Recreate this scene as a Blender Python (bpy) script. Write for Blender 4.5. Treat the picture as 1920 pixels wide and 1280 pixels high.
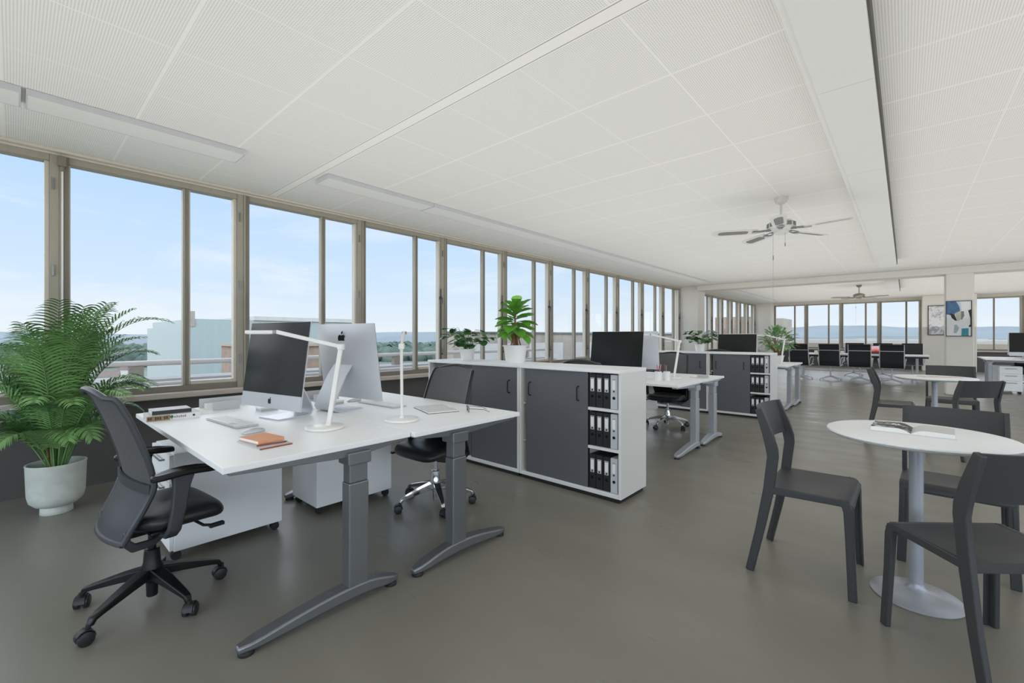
import bpy, bmesh, math, random
from math import sin, cos, pi, radians, sqrt, atan2
from mathutils import Vector, Matrix, Euler

for o in list(bpy.data.objects):
    bpy.data.objects.remove(o)
scene = bpy.context.scene
col = scene.collection

# ------------------------------------------------------------------ camera
FPX = 830.0
cd = bpy.data.cameras.new('camera')
cam = bpy.data.objects.new('camera', cd)
col.objects.link(cam)
cd.sensor_fit = 'HORIZONTAL'
cd.sensor_width = 36.0
cd.lens = 36.0 * FPX / 1920.0
cd.shift_x = 0.0
cd.shift_y = -9.0 / 1920.0
cd.clip_start = 0.05
cd.clip_end = 9000
cam.location = (0, 0, 1.25)
cam.rotation_euler = (pi / 2, 0, radians(41.6035))
scene.camera = cam

vs = scene.view_settings
vs.view_transform = 'Standard'
vs.look = 'None'
vs.gamma = 1
vs.use_curve_mapping = False
vs.exposure = 0.0

def lin(c):
    c = c / 255.0
    return c / 12.92 if c <= 0.04045 else ((c + 0.055) / 1.055) ** 2.4
def rgb(r, g, b):
    return (lin(r), lin(g), lin(b), 1.0)

# ------------------------------------------------------------------ sky
world = bpy.data.worlds.new('sky')
scene.world = world
world.use_nodes = True
nt = world.node_tree
for n in list(nt.nodes):
    nt.nodes.remove(n)
def N(tree, t, **kw):
    n = tree.nodes.new(t)
    for k, v in kw.items():
        if k == 'inp':
            for i, x in v.items():
                n.inputs[i].default_value = x
        else:
            setattr(n, k, v)
    return n
def ramp(tree, stops, interp='LINEAR'):
    r = tree.nodes.new('ShaderNodeValToRGB')
    r.color_ramp.interpolation = interp
    el = r.color_ramp.elements
    while len(el) > 1:
        el.remove(el[0])
    el[0].position, el[0].color = stops[0]
    for p_, c_ in stops[1:]:
        e = el.new(p_)
        e.color = c_
    return r
tc = N(nt, 'ShaderNodeTexCoord')
sep = N(nt, 'ShaderNodeSeparateXYZ')
nt.links.new(tc.outputs['Generated'], sep.inputs[0])
mr = N(nt, 'ShaderNodeMapRange', inp={1: -0.5, 2: 0.5, 3: 0.0, 4: 1.0})
nt.links.new(sep.outputs[2], mr.inputs[0])
sky = ramp(nt, [(0.0, (0.34, 0.34, 0.33, 1)), (0.47, (0.55, 0.57, 0.58, 1)), (0.5, rgb(236, 243, 249)), (0.6, rgb(212, 233, 253)), (0.74, rgb(194, 223, 253)), (0.9, rgb(176, 209, 250)), (1.0, rgb(158, 196, 244))])
nt.links.new(mr.outputs[0], sky.inputs[0])
mp = N(nt, 'ShaderNodeMapping')
mp.inputs['Scale'].default_value = (1.2, 1.2, 5.5)
nt.links.new(tc.outputs['Generated'], mp.inputs[0])
ns = N(nt, 'ShaderNodeTexNoise', inp={'Scale': 2.1, 'Detail': 7.0, 'Roughness': 0.62, 'Distortion': 0.5})
nt.links.new(mp.outputs[0], ns.inputs['Vector'])
cr = ramp(nt, [(0.0, (0, 0, 0, 1)), (0.47, (0, 0, 0, 1)), (0.72, (1, 1, 1, 1))])
nt.links.new(ns.outputs['Fac'], cr.inputs[0])
up = N(nt, 'ShaderNodeMapRange', inp={1: 0.0, 2: 0.03, 3: 0.0, 4: 0.75})
nt.links.new(sep.outputs[2], up.inputs[0])
mu = N(nt, 'ShaderNodeMath', operation='MULTIPLY')
nt.links.new(cr.outputs[0], mu.inputs[0]); nt.links.new(up.outputs[0], mu.inputs[1])
mx = N(nt, 'ShaderNodeMixRGB')
mx.inputs[2].default_value = rgb(243, 248, 253)
nt.links.new(mu.outputs[0], mx.inputs[0]); nt.links.new(sky.outputs[0], mx.inputs[1])
# bright sunlit half of the sky (and of the haze below it) behind the viewer
dt = N(nt, 'ShaderNodeVectorMath', operation='DOT_PRODUCT')
dt.inputs[1].default_value = (0.72, -0.69, 0.05)
nt.links.new(tc.outputs['Generated'], dt.inputs[0])
gl = N(nt, 'ShaderNodeMapRange', inp={1: 0.1, 2: 0.9, 3: 1.04, 4: 3.0})
gl.interpolation_type = 'SMOOTHSTEP'
nt.links.new(dt.outputs['Value'], gl.inputs[0])
bg = N(nt, 'ShaderNodeBackground')
nt.links.new(mx.outputs[0], bg.inputs[0]); nt.links.new(gl.outputs[0], bg.inputs[1])
wo = N(nt, 'ShaderNodeOutputWorld')
nt.links.new(bg.outputs[0], wo.inputs[0])

# ------------------------------------------------------------------ daylight (broad soft suns: bright overcast through the glass)
def sun(name, direction, energy, angle, color=(1, 1, 1)):
    l = bpy.data.lights.new(name, 'SUN')
    l.energy = energy; l.angle = radians(angle); l.color = color
    o = bpy.data.objects.new(name, l)
    col.objects.link(o)
    o.rotation_euler = Vector(direction).to_track_quat('-Z', 'Y').to_euler()
    return o
sun('daylight_left', (1, 0.15, -0.45), 2.0, 70, (1.0, 0.99, 0.97))
sun('daylight_far', (-0.1, -1, -0.35), 1.2, 60)
sun('daylight_behind', (-0.35, 1, -0.50), 2.0, 75)
sun('daylight_right', (-1, 0.1, -0.40), 1.7, 75)
# added fill, no fixture behind it: broad unseen area lights facing the ceiling
def fill_light(name, x0, x1, y0, y1, z, power_m2, color=(1, 0.99, 0.97)):
    l = bpy.data.lights.new(name, 'AREA')
    l.shape = 'RECTANGLE'; l.size = x1 - x0; l.size_y = y1 - y0
    l.energy = power_m2 * (x1 - x0) * (y1 - y0); l.color = color
    o = bpy.data.objects.new(name, l)
    col.objects.link(o)
    o.location = ((x0 + x1) / 2, (y0 + y1) / 2, z)
    o.rotation_euler = (pi, 0, 0)
fill_light('ceiling_fill', -4.6, 6.0, -3.5, 13.0, 1.6, 1.95)
fill_light('ceiling_fill', -4.2, 6.0, 14.2, 22.5, 1.6, 2.0, (1, 0.975, 0.94))

# ------------------------------------------------------------------ materials
MATS = {}
def mat(name, color, rough=0.5, metal=0.0, noise=0.0, nscale=20.0, bump=0.0, bscale=60.0, spec=0.5, trans=0.0, coat=0.0, stretch=None, alpha=1.0):
    if name in MATS:
        return MATS[name]
    m = bpy.data.materials.new(name)
    m.use_nodes = True
    t = m.node_tree
    b = t.nodes['Principled BSDF']
    b.inputs['Base Color'].default_value = color
    b.inputs['Roughness'].default_value = rough
    b.inputs['Metallic'].default_value = metal
    b.inputs['Specular IOR Level'].default_value = spec
    b.inputs['Transmission Weight'].default_value = trans
    b.inputs['Coat Weight'].default_value = coat
    b.inputs['Alpha'].default_value = alpha
    if noise or bump:
        c = N(t, 'ShaderNodeTexCoord')
        mpn = N(t, 'ShaderNodeMapping')
        if stretch:
            mpn.inputs['Scale'].default_value = stretch
        t.links.new(c.outputs['Object'], mpn.inputs[0])
        if noise:
            n = N(t, 'ShaderNodeTexNoise', inp={'Scale': nscale, 'Detail': 5.0, 'Roughness': 0.6})
            t.links.new(mpn.outputs[0], n.inputs['Vector'])
            k = 1 - noise
            r = ramp(t, [(0.3, (color[0] * k, color[1] * k, color[2] * k, 1)), (0.7, tuple(min(1, color[i] * (1 + noise)) for i in range(3)) + (1,))])
            t.links.new(n.outputs['Fac'], r.inputs[0])
            t.links.new(r.outputs[0], b.inputs['Base Color'])
        if bump:
            n2 = N(t, 'ShaderNodeTexNoise', inp={'Scale': bscale, 'Detail': 4.0})
            t.links.new(mpn.outputs[0], n2.inputs['Vector'])
            bm_ = N(t, 'ShaderNodeBump', inp={'Strength': bump, 'Distance': 0.01})
            t.links.new(n2.outputs['Fac'], bm_.inputs['Height'])
            t.links.new(bm_.outputs[0], b.inputs['Normal'])
    MATS[name] = m
    return m

M_white = mat('white_laminate', rgb(245, 246, 247), 0.45, noise=0.006, nscale=8)
M_edge = mat('white_edge_band', rgb(222, 220, 215), 0.5, noise=0.02, nscale=8)
M_cab = mat('white_cabinet_board', rgb(228, 228, 225), 0.5, noise=0.006, nscale=5)
M_door = mat('slate_door_board', rgb(94, 96, 101), 0.5, noise=0.03, nscale=4)
M_black = mat('black_plastic', rgb(38, 39, 41), 0.45, bump=0.05, bscale=200)
M_blackm = mat('black_metal', rgb(28, 29, 31), 0.35, 0.3, noise=0.05)
M_leather = mat('black_leather', rgb(34, 35, 37), 0.38, bump=0.12, bscale=160)
M_charcoal = mat('charcoal_plastic', rgb(62, 65, 70), 0.45, noise=0.04, nscale=30)
M_anth = mat('anthracite_resin', rgb(60, 61, 63), 0.5, noise=0.05, nscale=40, bump=0.03, bscale=300)
M_steel = mat('brushed_grey_steel', rgb(134, 137, 141), 0.34, 0.7, noise=0.04, nscale=6)
M_alu = mat('silver_painted_steel', rgb(178, 182, 190), 0.38, 0.35, noise=0.04, nscale=10)
M_silver = mat('satin_aluminium', rgb(205, 208, 213), 0.36, 0.25, noise=0.015, nscale=6)
M_chrome = mat('polished_chrome', rgb(205, 208, 212), 0.12, 0.95, noise=0.03, nscale=5)
M_screen = mat('black_glass_screen', rgb(36, 38, 38), 0.16, 0.0, noise=0.12, nscale=3, spec=0.25)
M_logo = mat('black_gloss_logo', rgb(18, 19, 21), 0.2, noise=0.02)
M_wplast = mat('white_plastic', rgb(233, 233, 232), 0.4, noise=0.015, nscale=10)
M_lamp = mat('warm_white_metal', rgb(232, 230, 226), 0.35, noise=0.02, nscale=10)
M_pot = mat('speckled_stone_pot', rgb(208, 214, 206), 0.7, noise=0.09, nscale=14, bump=0.1, bscale=120)
M_soil = mat('dark_soil', rgb(52, 42, 34), 0.95, noise=0.4, nscale=60, bump=0.6, bscale=80)
M_frond = mat('palm_leaflet_green', rgb(120, 162, 98), 0.45, noise=0.3, nscale=9)
M_frond2 = mat('palm_leaflet_dark_green', rgb(76, 118, 68), 0.45, noise=0.3, nscale=9)
M_cane = mat('palm_cane', rgb(112, 98, 62), 0.6, noise=0.35, nscale=14)
M_leafa = mat('round_leaf_green', rgb(62, 108, 58), 0.38, noise=0.3, nscale=18)
M_leafb = mat('bright_broad_leaf', rgb(112, 172, 66), 0.35, noise=0.25, nscale=12)
M_leafc = mat('soft_green_leaf', rgb(132, 172, 118), 0.5, noise=0.3, nscale=20)
M_stem = mat('brown_stem', rgb(140, 104, 76), 0.8, noise=0.3, nscale=30)
M_wall = mat('cream_wall_paint', rgb(218, 214, 207), 0.7, noise=0.015, nscale=3, bump=0.03, bscale=120)
M_wdark = mat('dark_grey_wall_paint', rgb(88, 86, 84), 0.7, noise=0.04, nscale=3, bump=0.05, bscale=100)
M_fr = mat('taupe_window_paint', rgb(160, 154, 141), 0.5, noise=0.05, nscale=6, stretch=(4, 4, 0.7))
M_fr2 = mat('brown_grey_window_metal', rgb(126, 119, 107), 0.45, 0.0, noise=0.06, nscale=7, stretch=(4, 4, 0.7))
M_fr3 = mat('pale_window_paint', rgb(204, 197, 184), 0.5, noise=0.04, nscale=6, stretch=(4, 4, 0.7))
M_sill = mat('pinkish_stone_sill', rgb(196, 184, 174), 0.5, noise=0.06, nscale=9)
M_ceilw = mat('white_metal_panel', rgb(226, 226, 222), 0.5, noise=0.01, nscale=4)
M_duct = mat('pale_duct_panel', rgb(218, 219, 216), 0.5, noise=0.012, nscale=4)
M_paper = mat('white_paper', rgb(240, 240, 238), 0.7, noise=0.01)
M_pages = mat('book_page_block', rgb(222, 219, 208), 0.8, noise=0.06, nscale=60, stretch=(1, 1, 30))
M_orange = mat('peach_orange_cover', rgb(228, 164, 128), 0.6, noise=0.03)
M_tan = mat('tan_print_cover', rgb(150, 126, 92), 0.55, noise=0.35, nscale=90)
M_dkbook = mat('charcoal_book_cover', rgb(58, 58, 54), 0.55, noise=0.1, nscale=30)
M_grey = mat('grey_plastic', rgb(150, 151, 155), 0.45, noise=0.03)
M_lgrey = mat('light_grey_card', rgb(196, 197, 200), 0.55, noise=0.03)
M_bind = mat('black_binder_board', rgb(36, 37, 40), 0.5, noise=0.08, nscale=30)
M_bindw = mat('pale_grey_binder_board', rgb(196, 199, 205), 0.5, noise=0.03)
M_red = mat('dark_red_cover', rgb(150, 74, 54), 0.6, noise=0.05)
M_mesh = mat('dark_mesh_fabric', rgb(84, 85, 85), 0.7, noise=0.12, nscale=160, bump=0.2, bscale=400)
M_conf = mat('black_ribbed_mesh', rgb(36, 37, 42), 0.55, bump=0.1, bscale=120)
M_fan = mat('white_fan_enamel', rgb(204, 203, 198), 0.4, noise=0.04)
M_cane2 = mat('grey_cane_inset', rgb(122, 121, 118), 0.8, noise=0.2, nscale=140)

def glass_mat():
    m = bpy.data.materials.new('window_glass')
    m.use_nodes = True
    t = m.node_tree
    for n in list(t.nodes):
        t.nodes.remove(n)
    tr = N(t, 'ShaderNodeBsdfTransparent', inp={0: (0.985, 0.99, 0.99, 1)})
    g = N(t, 'ShaderNodeBsdfGlossy', inp={'Roughness': 0.02})
    fr = N(t, 'ShaderNodeFresnel', inp={0: 1.35})
    ml = N(t, 'ShaderNodeMath', operation='MULTIPLY', inp={1: 0.05})
    mxs = N(t, 'ShaderNodeMixShader')
    out = N(t, 'ShaderNodeOutputMaterial')
    t.links.new(fr.outputs[0], ml.inputs[0])
    t.links.new(ml.outputs[0], mxs.inputs[0])
    t.links.new(tr.outputs[0], mxs.inputs[1]); t.links.new(g.outputs[0], mxs.inputs[2])
    t.links.new(mxs.outputs[0], out.inputs[0])
    return m
M_glass = glass_mat()

def floor_mat():
    m = bpy.data.materials.new('grey_linoleum')
    m.use_nodes = True
    t = m.node_tree
    b = t.nodes['Principled BSDF']
    c = N(t, 'ShaderNodeTexCoord')
    mpn = N(t, 'ShaderNodeMapping')
    mpn.inputs['Rotation'].default_value = (0, 0, radians(-41.6))
    mpn.inputs['Scale'].default_value = (0.8, 2.2, 1)
    t.links.new(c.outputs['Object'], mpn.inputs[0])
    n1 = N(t, 'ShaderNodeTexNoise', inp={'Scale': 1.3, 'Detail': 4.0, 'Roughness': 0.55})
    t.links.new(mpn.outputs[0], n1.inputs['Vector'])
    r = ramp(t, [(0.25, rgb(129, 126, 116)), (0.5, rgb(133, 130, 120)), (0.75, rgb(138, 135, 125))])
    t.links.new(n1.outputs['Fac'], r.inputs[0])
    t.links.new(r.outputs[0], b.inputs['Base Color'])
    n2 = N(t, 'ShaderNodeTexNoise', inp={'Scale': 2.0, 'Detail': 2.0})
    t.links.new(mpn.outputs[0], n2.inputs['Vector'])
    r2 = N(t, 'ShaderNodeMapRange', inp={1: 0.3, 2: 0.7, 3: 0.27, 4: 0.40})
    t.links.new(n2.outputs['Fac'], r2.inputs[0])
    t.links.new(r2.outputs[0], b.inputs['Roughness'])
    b.inputs['Specular IOR Level'].default_value = 0.35
    return m
M_floor = floor_mat()

def math_(t, op, a, b=None, c=None):
    n = N(t, 'ShaderNodeMath', operation=op)
    for i, v in enumerate((a, b, c)):
        if v is None:
            continue
        if isinstance(v, (int, float)):
            n.inputs[i].default_value = v
        else:
            t.links.new(v, n.inputs[i])
    return n.outputs[0]

def ceiling_mat(name, x0):
    """perforated metal tiles, 0.617 m grid, plain strips between them"""
    m = bpy.data.materials.new(name)
    m.use_nodes = True
    t = m.node_tree
    b = t.nodes['Principled BSDF']
    b.inputs['Roughness'].default_value = 0.6
    c = N(t, 'ShaderNodeTexCoord')
    s = N(t, 'ShaderNodeSeparateXYZ')
    t.links.new(c.outputs['Object'], s.inputs[0])
    X, Y = s.outputs[0], s.outputs[1]
    P_ = 0.6175
    gx = math_(t, 'PINGPONG', math_(t, 'SUBTRACT', X, x0), P_ / 2)
    hi = math_(t, 'GREATER_THAN', Y, 1.84)
    off = math_(t, 'MULTIPLY_ADD', hi, 0.08, 1.80)
    yy = math_(t, 'SUBTRACT', Y, off)
    gy = math_(t, 'PINGPONG', yy, P_ / 2)
    lx = math_(t, 'LESS_THAN', gx, 0.004)
    ly = math_(t, 'LESS_THAN', gy, 0.009)
    gap = math_(t, 'LESS_THAN', math_(t, 'ABSOLUTE', math_(t, 'SUBTRACT', Y, 1.84)), 0.042)
    seam = math_(t, 'LESS_THAN', math_(t, 'ABSOLUTE', math_(t, 'SUBTRACT', math_(t, 'ABSOLUTE', math_(t, 'SUBTRACT', Y, 1.84)), 0.04)), 0.0022)
    line = math_(t, 'MAXIMUM', math_(t, 'MAXIMUM', lx, ly), gap)
    pit = 0.0115
    fx = math_(t, 'PINGPONG', X, pit / 2)
    fy = math_(t, 'PINGPONG', Y, pit / 2)
    d2 = math_(t, 'SQRT', math_(t, 'ADD', math_(t, 'MULTIPLY', fx, fx), math_(t, 'MULTIPLY', fy, fy)))
    dot = math_(t, 'LESS_THAN', d2, pit * 0.24)
    dot = math_(t, 'MULTIPLY', dot, math_(t, 'SUBTRACT', 1.0, line))
    mx1 = N(t, 'ShaderNodeMixRGB'); mx1.inputs[1].default_value = rgb(234, 233, 229); mx1.inputs[2].default_value = rgb(186, 186, 183)
    t.links.new(dot, mx1.inputs[0])
    mx2 = N(t, 'ShaderNodeMixRGB'); mx2.inputs[2].default_value = rgb(238, 237, 233)
    t.links.new(line, mx2.inputs[0]); t.links.new(mx1.outputs[0], mx2.inputs[1])
    mx3 = N(t, 'ShaderNodeMixRGB'); mx3.inputs[2].default_value = rgb(120, 118, 112)
    t.links.new(seam, mx3.inputs[0]); t.links.new(mx2.outputs[0], mx3.inputs[1])
    t.links.new(mx3.outputs[0], b.inputs['Base Color'])
    return m
M_ceilL = ceiling_mat('perforated_tiles_left', -1.0)
M_ceilR = ceiling_mat('perforated_tiles_right', -0.12)

def ribbed(name, color, scale, axis='Z'):
    m = bpy.data.materials.new(name)
    m.use_nodes = True
    t = m.node_tree
    b = t.nodes['Principled BSDF']
    b.inputs['Roughness'].default_value = 0.55
    c = N(t, 'ShaderNodeTexCoord')
    w = N(t, 'ShaderNodeTexWave', inp={'Scale': scale, 'Distortion': 0.0})
    w.bands_direction = axis
    t.links.new(c.outputs['Object'], w.inputs[0])
    r = ramp(t, [(0.0, tuple(v * 0.75 for v in color[:3]) + (1,)), (1.0, tuple(v * 1.2 for v in color[:3]) + (1,))])
    t.links.new(w.outputs['Fac'], r.inputs[0])
    t.links.new(r.outputs[0], b.inputs['Base Color'])
    return m

# ------------------------------------------------------------------ mesh builder
class MB:
    def __init__(s):
        s.v = []; s.f = []; s.m = []
    def add(s, vs_, fs_, m=0):
        k = len(s.v)
        s.v += [tuple(v) for v in vs_]
        s.f += [tuple(i + k for i in f) for f in fs_]
        s.m += [m] * len(fs_)
        return s
    def box(s, x0, x1, y0, y1, z0, z1, m=0):
        return s.add([(x0, y0, z0), (x1, y0, z0), (x1, y1, z0), (x0, y1, z0), (x0, y0, z1), (x1, y0, z1), (x1, y1, z1), (x0, y1, z1)],
                     [(0, 3, 2, 1), (4, 5, 6, 7), (0, 1, 5, 4), (1, 2, 6, 5), (2, 3, 7, 6), (3, 0, 4, 7)], m)
    def tube(s, pts, r, seg=10, m=0, cap=True):
        pts = [Vector(p) for p in pts]
        rs = r if isinstance(r, (list, tuple)) else [r] * len(pts)
        n = len(pts)
        vs_, fs_ = [], []
        prev = None
        for i, p in enumerate(pts):
            t = (pts[min(i + 1, n - 1)] - pts[max(i - 1, 0)]).normalized()
            if prev is None:
                a = Vector((0, 0, 1)) if abs(t.z) < 0.9 else Vector((1, 0, 0))
                u = t.cross(a).normalized()
            else:
                u = (prev - t * prev.dot(t)).normalized()
            prev = u
            w = t.cross(u)
            for k in range(seg):
                a = 2 * pi * k / seg
                vs_.append(p + (u * cos(a) + w * sin(a)) * rs[i])
        for i in range(n - 1):
            for k in range(seg):
                k2 = (k + 1) % seg
                fs_.append((i * seg + k, i * seg + k2, (i + 1) * seg + k2, (i + 1) * seg + k))
        if cap:
            fs_.append(tuple(range(seg))[::-1])
            fs_.append(tuple((n - 1) * seg + k for k in range(seg)))
        return s.add(vs_, fs_, m)
    def rect(s, pts, w, t, side=(1, 0, 0), m=0):
        """sweep a rectangle; w along side, t across; w,t may be lists"""
        pts = [Vector(p) for p in pts]
        n = len(pts)
        ws = w if isinstance(w, (list, tuple)) else [w] * n
        ts = t if isinstance(t, (list, tuple)) else [t] * n
        sd = Vector(side).normalized()
        vs_, fs_ = [], []
        for i, p in enumerate(pts):
            a = (pts[i] - pts[i - 1]).normalized() if i else None
            b = (pts[i + 1] - pts[i]).normalized() if i < n - 1 else None
            tg = (a + b).normalized() if a and b else (a or b)
            k = 1.0
            if a and b:
                k = 1.0 / max(0.4, tg.dot(a))
            u = (sd - tg * sd.dot(tg)).normalized()
            q = tg.cross(u)
            for x, y in ((-1, -1), (1, -1), (1, 1), (-1, 1)):
                vs_.append(p + u * (x * ws[i] / 2) + q * (y * ts[i] / 2 * k))
        for i in range(n - 1):
            for k in range(4):
                k2 = (k + 1) % 4
                fs_.append((i * 4 + k, i * 4 + k2, (i + 1) * 4 + k2, (i + 1) * 4 + k))
        fs_.append((3, 2, 1, 0)); e = (n - 1) * 4
        fs_.append((e, e + 1, e + 2, e + 3))
        return s.add(vs_, fs_, m)
    def lathe(s, prof, c=(0, 0, 0), seg=24, m=0, cap=True):
        vs_, fs_ = [], []
        n = len(prof)
        for r, z in prof:
            for k in range(seg):
                a = 2 * pi * k / seg
                vs_.append((c[0] + r * cos(a), c[1] + r * sin(a), c[2] + z))
        for i in range(n - 1):
            for k in range(seg):
                k2 = (k + 1) % seg
                fs_.append((i * seg + k, i * seg + k2, (i + 1) * seg + k2, (i + 1) * seg + k))
        if cap:
            fs_.append(tuple(range(seg))[::-1])
            fs_.append(tuple((n - 1) * seg + k for k in range(seg)))
        return s.add(vs_, fs_, m)
    def prism(s, poly, fn, a, b, m=0):
        """poly 2d, fn(u,v,h)->xyz, extruded a..b"""
        n = len(poly)
        vs_ = [fn(u, v, a) for u, v in poly] + [fn(u, v, b) for u, v in poly]
        fs_ = [tuple(range(n))[::-1], tuple(range(n, 2 * n))]
        for i in range(n):
            j = (i + 1) % n
            fs_.append((i, j, j + n, i + n))
        return s.add(vs_, fs_, m)
    def slab(s, fn, nu, nv, th, m=0):
        """closed slab: fn(u,v)->(point, normal), u,v in 0..1"""
        top, bot = [], []
        for j in range(nv + 1):
            for i in range(nu + 1):
                p, n = fn(i / nu, j / nv)
                p = Vector(p); n = Vector(n).normalized()
                t_ = th(i / nu, j / nv) if callable(th) else th
                top.append(p + n * t_ / 2); bot.append(p - n * t_ / 2)
        W = nu + 1; K = len(top)
        fs_ = []
        for j in range(nv):
            for i in range(nu):
                a = j * W + i
                fs_.append((a, a + 1, a + W + 1, a + W))
                fs_.append((K + a, K + a + W, K + a + W + 1, K + a + 1))
        ring = [i for i in range(W)] + [j * W + nu for j in range(1, nv + 1)] + [nv * W + i for i in range(nu - 1, -1, -1)] + [j * W for j in range(nv - 1, 0, -1)]
        for i in range(len(ring)):
            a, b = ring[i], ring[(i + 1) % len(ring)]
            fs_.append((a, K + a, K + b, b))
        return s.add(top + bot, fs_, m)
    def xf(s, M, start=0):
        s.v = s.v[:start] + [tuple(M @ Vector(v)) for v in s.v[start:]]
        return s
    def build(s, name, mats, parent=None, smooth=None, bevel=0.0, seg=2, loc=(0, 0, 0), rot=(0, 0, 0), sub=0, angle=35, label=None):
        me = bpy.data.meshes.new(name)
        me.from_pydata(s.v, [], s.f)
        if not isinstance(mats, (list, tuple)):
            mats = [mats]
        for q in mats:
            me.materials.append(q)
        me.polygons.foreach_set('material_index', s.m)
        me.update()
        bm = bmesh.new(); bm.from_mesh(me)
        bmesh.ops.recalc_face_normals(bm, faces=bm.faces)
        bm.to_mesh(me); bm.free()
        if smooth:
            me.polygons.foreach_set('use_smooth', [True] * len(me.polygons))
            me.set_sharp_from_angle(angle=radians(angle))
        o = bpy.data.objects.new(name, me)
        col.objects.link(o)
        o.location = loc; o.rotation_euler = rot
        if parent:
            o.parent = parent
        if sub:
            md = o.modifiers.new('sub', 'SUBSURF'); md.levels = sub; md.render_levels = sub
        if bevel:
            md = o.modifiers.new('bevel', 'BEVEL'); md.width = bevel; md.segments = seg; md.limit_method = 'ANGLE'; md.angle_limit = radians(40)
        if label:
            o['label'] = label
        return o

def tag(o, label=None, cat=None, group=None, kind=None):
    if label: o['label'] = label
    if cat: o['category'] = cat
    if group: o['group'] = group
    if kind: o['kind'] = kind
    return o
def thing(name, label, cat, loc=(0, 0, 0), rz=0.0, group=None):
    o = bpy.data.objects.new(name, None)
    o.empty_display_size = 0.1
    col.objects.link(o)
    o.location = loc; o.rotation_euler = (0, 0, rz)
    return tag(o, label, cat, group)
def copy_tree(o, parent=None):
    c = o.copy(); col.objects.link(c); c.parent = parent
    for ch in list(o.children):
        copy_tree(ch, c)
    return c
def dup(o, label, loc, rz=0.0, scale=1.0, group=None):
    c = copy_tree(o)
    c['label'] = label
    c.location = loc; c.rotation_euler = (0, 0, rz)
    c.scale = scale if isinstance(scale, tuple) else (scale, scale, scale)
    if group: c['group'] = group
    return c
def struct(mb, name, mats, **kw):
    o = mb.build(name, mats, **kw)
    o['kind'] = 'structure'
    return o

# ================================================================== THE ROOM
WX = -5.10          # inner face of the window wall on the left
FY = 23.0           # far window wall
RX = 6.5            # window wall on the right (outside the view)
BY = -4.0           # window wall behind the viewer
CZ = 2.75           # ceiling
struct(MB().box(WX - 0.25, RX + 0.25, BY - 0.25, FY + 0.25, -0.25, 0.0), 'floor', M_floor)
struct(MB().box(WX - 0.25, -0.385, BY - 0.25, FY + 0.25, CZ, CZ + 0.2), 'ceiling', M_ceilL)
struct(MB().box(-0.385, RX + 0.25, BY - 0.25, FY + 0.25, CZ, CZ + 0.2), 'ceiling', M_ceilR)
# slab above, so no sky leaks
def low_wall_y(name, x, x2, y0, y1):
    struct(MB().box(min(x, x2), max(x, x2), y0, y1, 0.0, 0.70), name, M_wdark)
low_wall_y('wall_left', WX - 0.02, WX - 0.25, BY, 13.45)
low_wall_y('wall_left', WX - 0.02, WX - 0.25, 14.05, FY)
low_wall_y('wall_right', RX, RX + 0.25, BY, FY)
struct(MB().box(WX, 0.47, FY, FY + 0.25, 0, 0.72), 'wall_far', M_wdark)
struct(MB().box(1.85, RX, FY, FY + 0.25, 0, 0.72), 'wall_far', M_wdark)
struct(MB().box(WX, RX, BY - 0.25, BY, 0, 0.70), 'wall_back', M_wdark)
# lintels
struct(MB().box(WX - 0.25, WX + 0.0, BY, FY, 2.71, CZ).box(WX - 0.0, WX + 0.05, BY, FY, 2.725, CZ), 'trim_1', M_fr3, bevel=0.004)
struct(MB().box(WX, RX, FY - 0.02, FY + 0.25, 2.66, CZ), 'trim_2', M_fr3)
struct(MB().box(RX, RX + 0.25, BY, FY, 2.68, CZ), 'trim_3', M_fr3)
struct(MB().box(WX, RX, BY - 0.25, BY, 2.68, CZ), 'trim_4', M_fr3)
# sills
struct(MB().box(WX - 0.2, WX + 0.10, BY, 13.45, 0.685, 0.735), 'trim_5', M_sill, bevel=0.008)
struct(MB().box(WX - 0.2, WX + 0.10, 14.05, FY, 0.685, 0.735), 'trim_6', M_sill, bevel=0.008)
struct(MB().box(WX, 0.47, FY - 0.08, FY + 0.2, 0.70, 0.75), 'trim_7', M_sill, bevel=0.008)
struct(MB().box(1.85, RX, FY - 0.08, FY + 0.2, 0.70, 0.75), 'trim_8', M_sill, bevel=0.008)
# columns, cross beam
struct(MB().box(WX - 0.25, -4.58, 13.45, 14.05, 0, CZ), 'wall_left', M_wall, bevel=0.01)
struct(MB().box(WX - 0.05, -4.46, 22.45, FY + 0.05, 0, CZ), 'wall_left', M_wall, bevel=0.01)
struct(MB().box(-4.58, RX, 13.35, 13.85, 2.60, CZ), 'wall_beam', M_wall, bevel=0.012)
struct(MB().box(0.655, 1.085, 13.35, 13.85, 0, 2.605), 'wall_pillar', M_wall, bevel=0.02)
struct(MB().box(0.47, 1.85, 22.0, FY + 0.2, 0.0, CZ), 'wall_far', M_wall, bevel=0.03)

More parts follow.
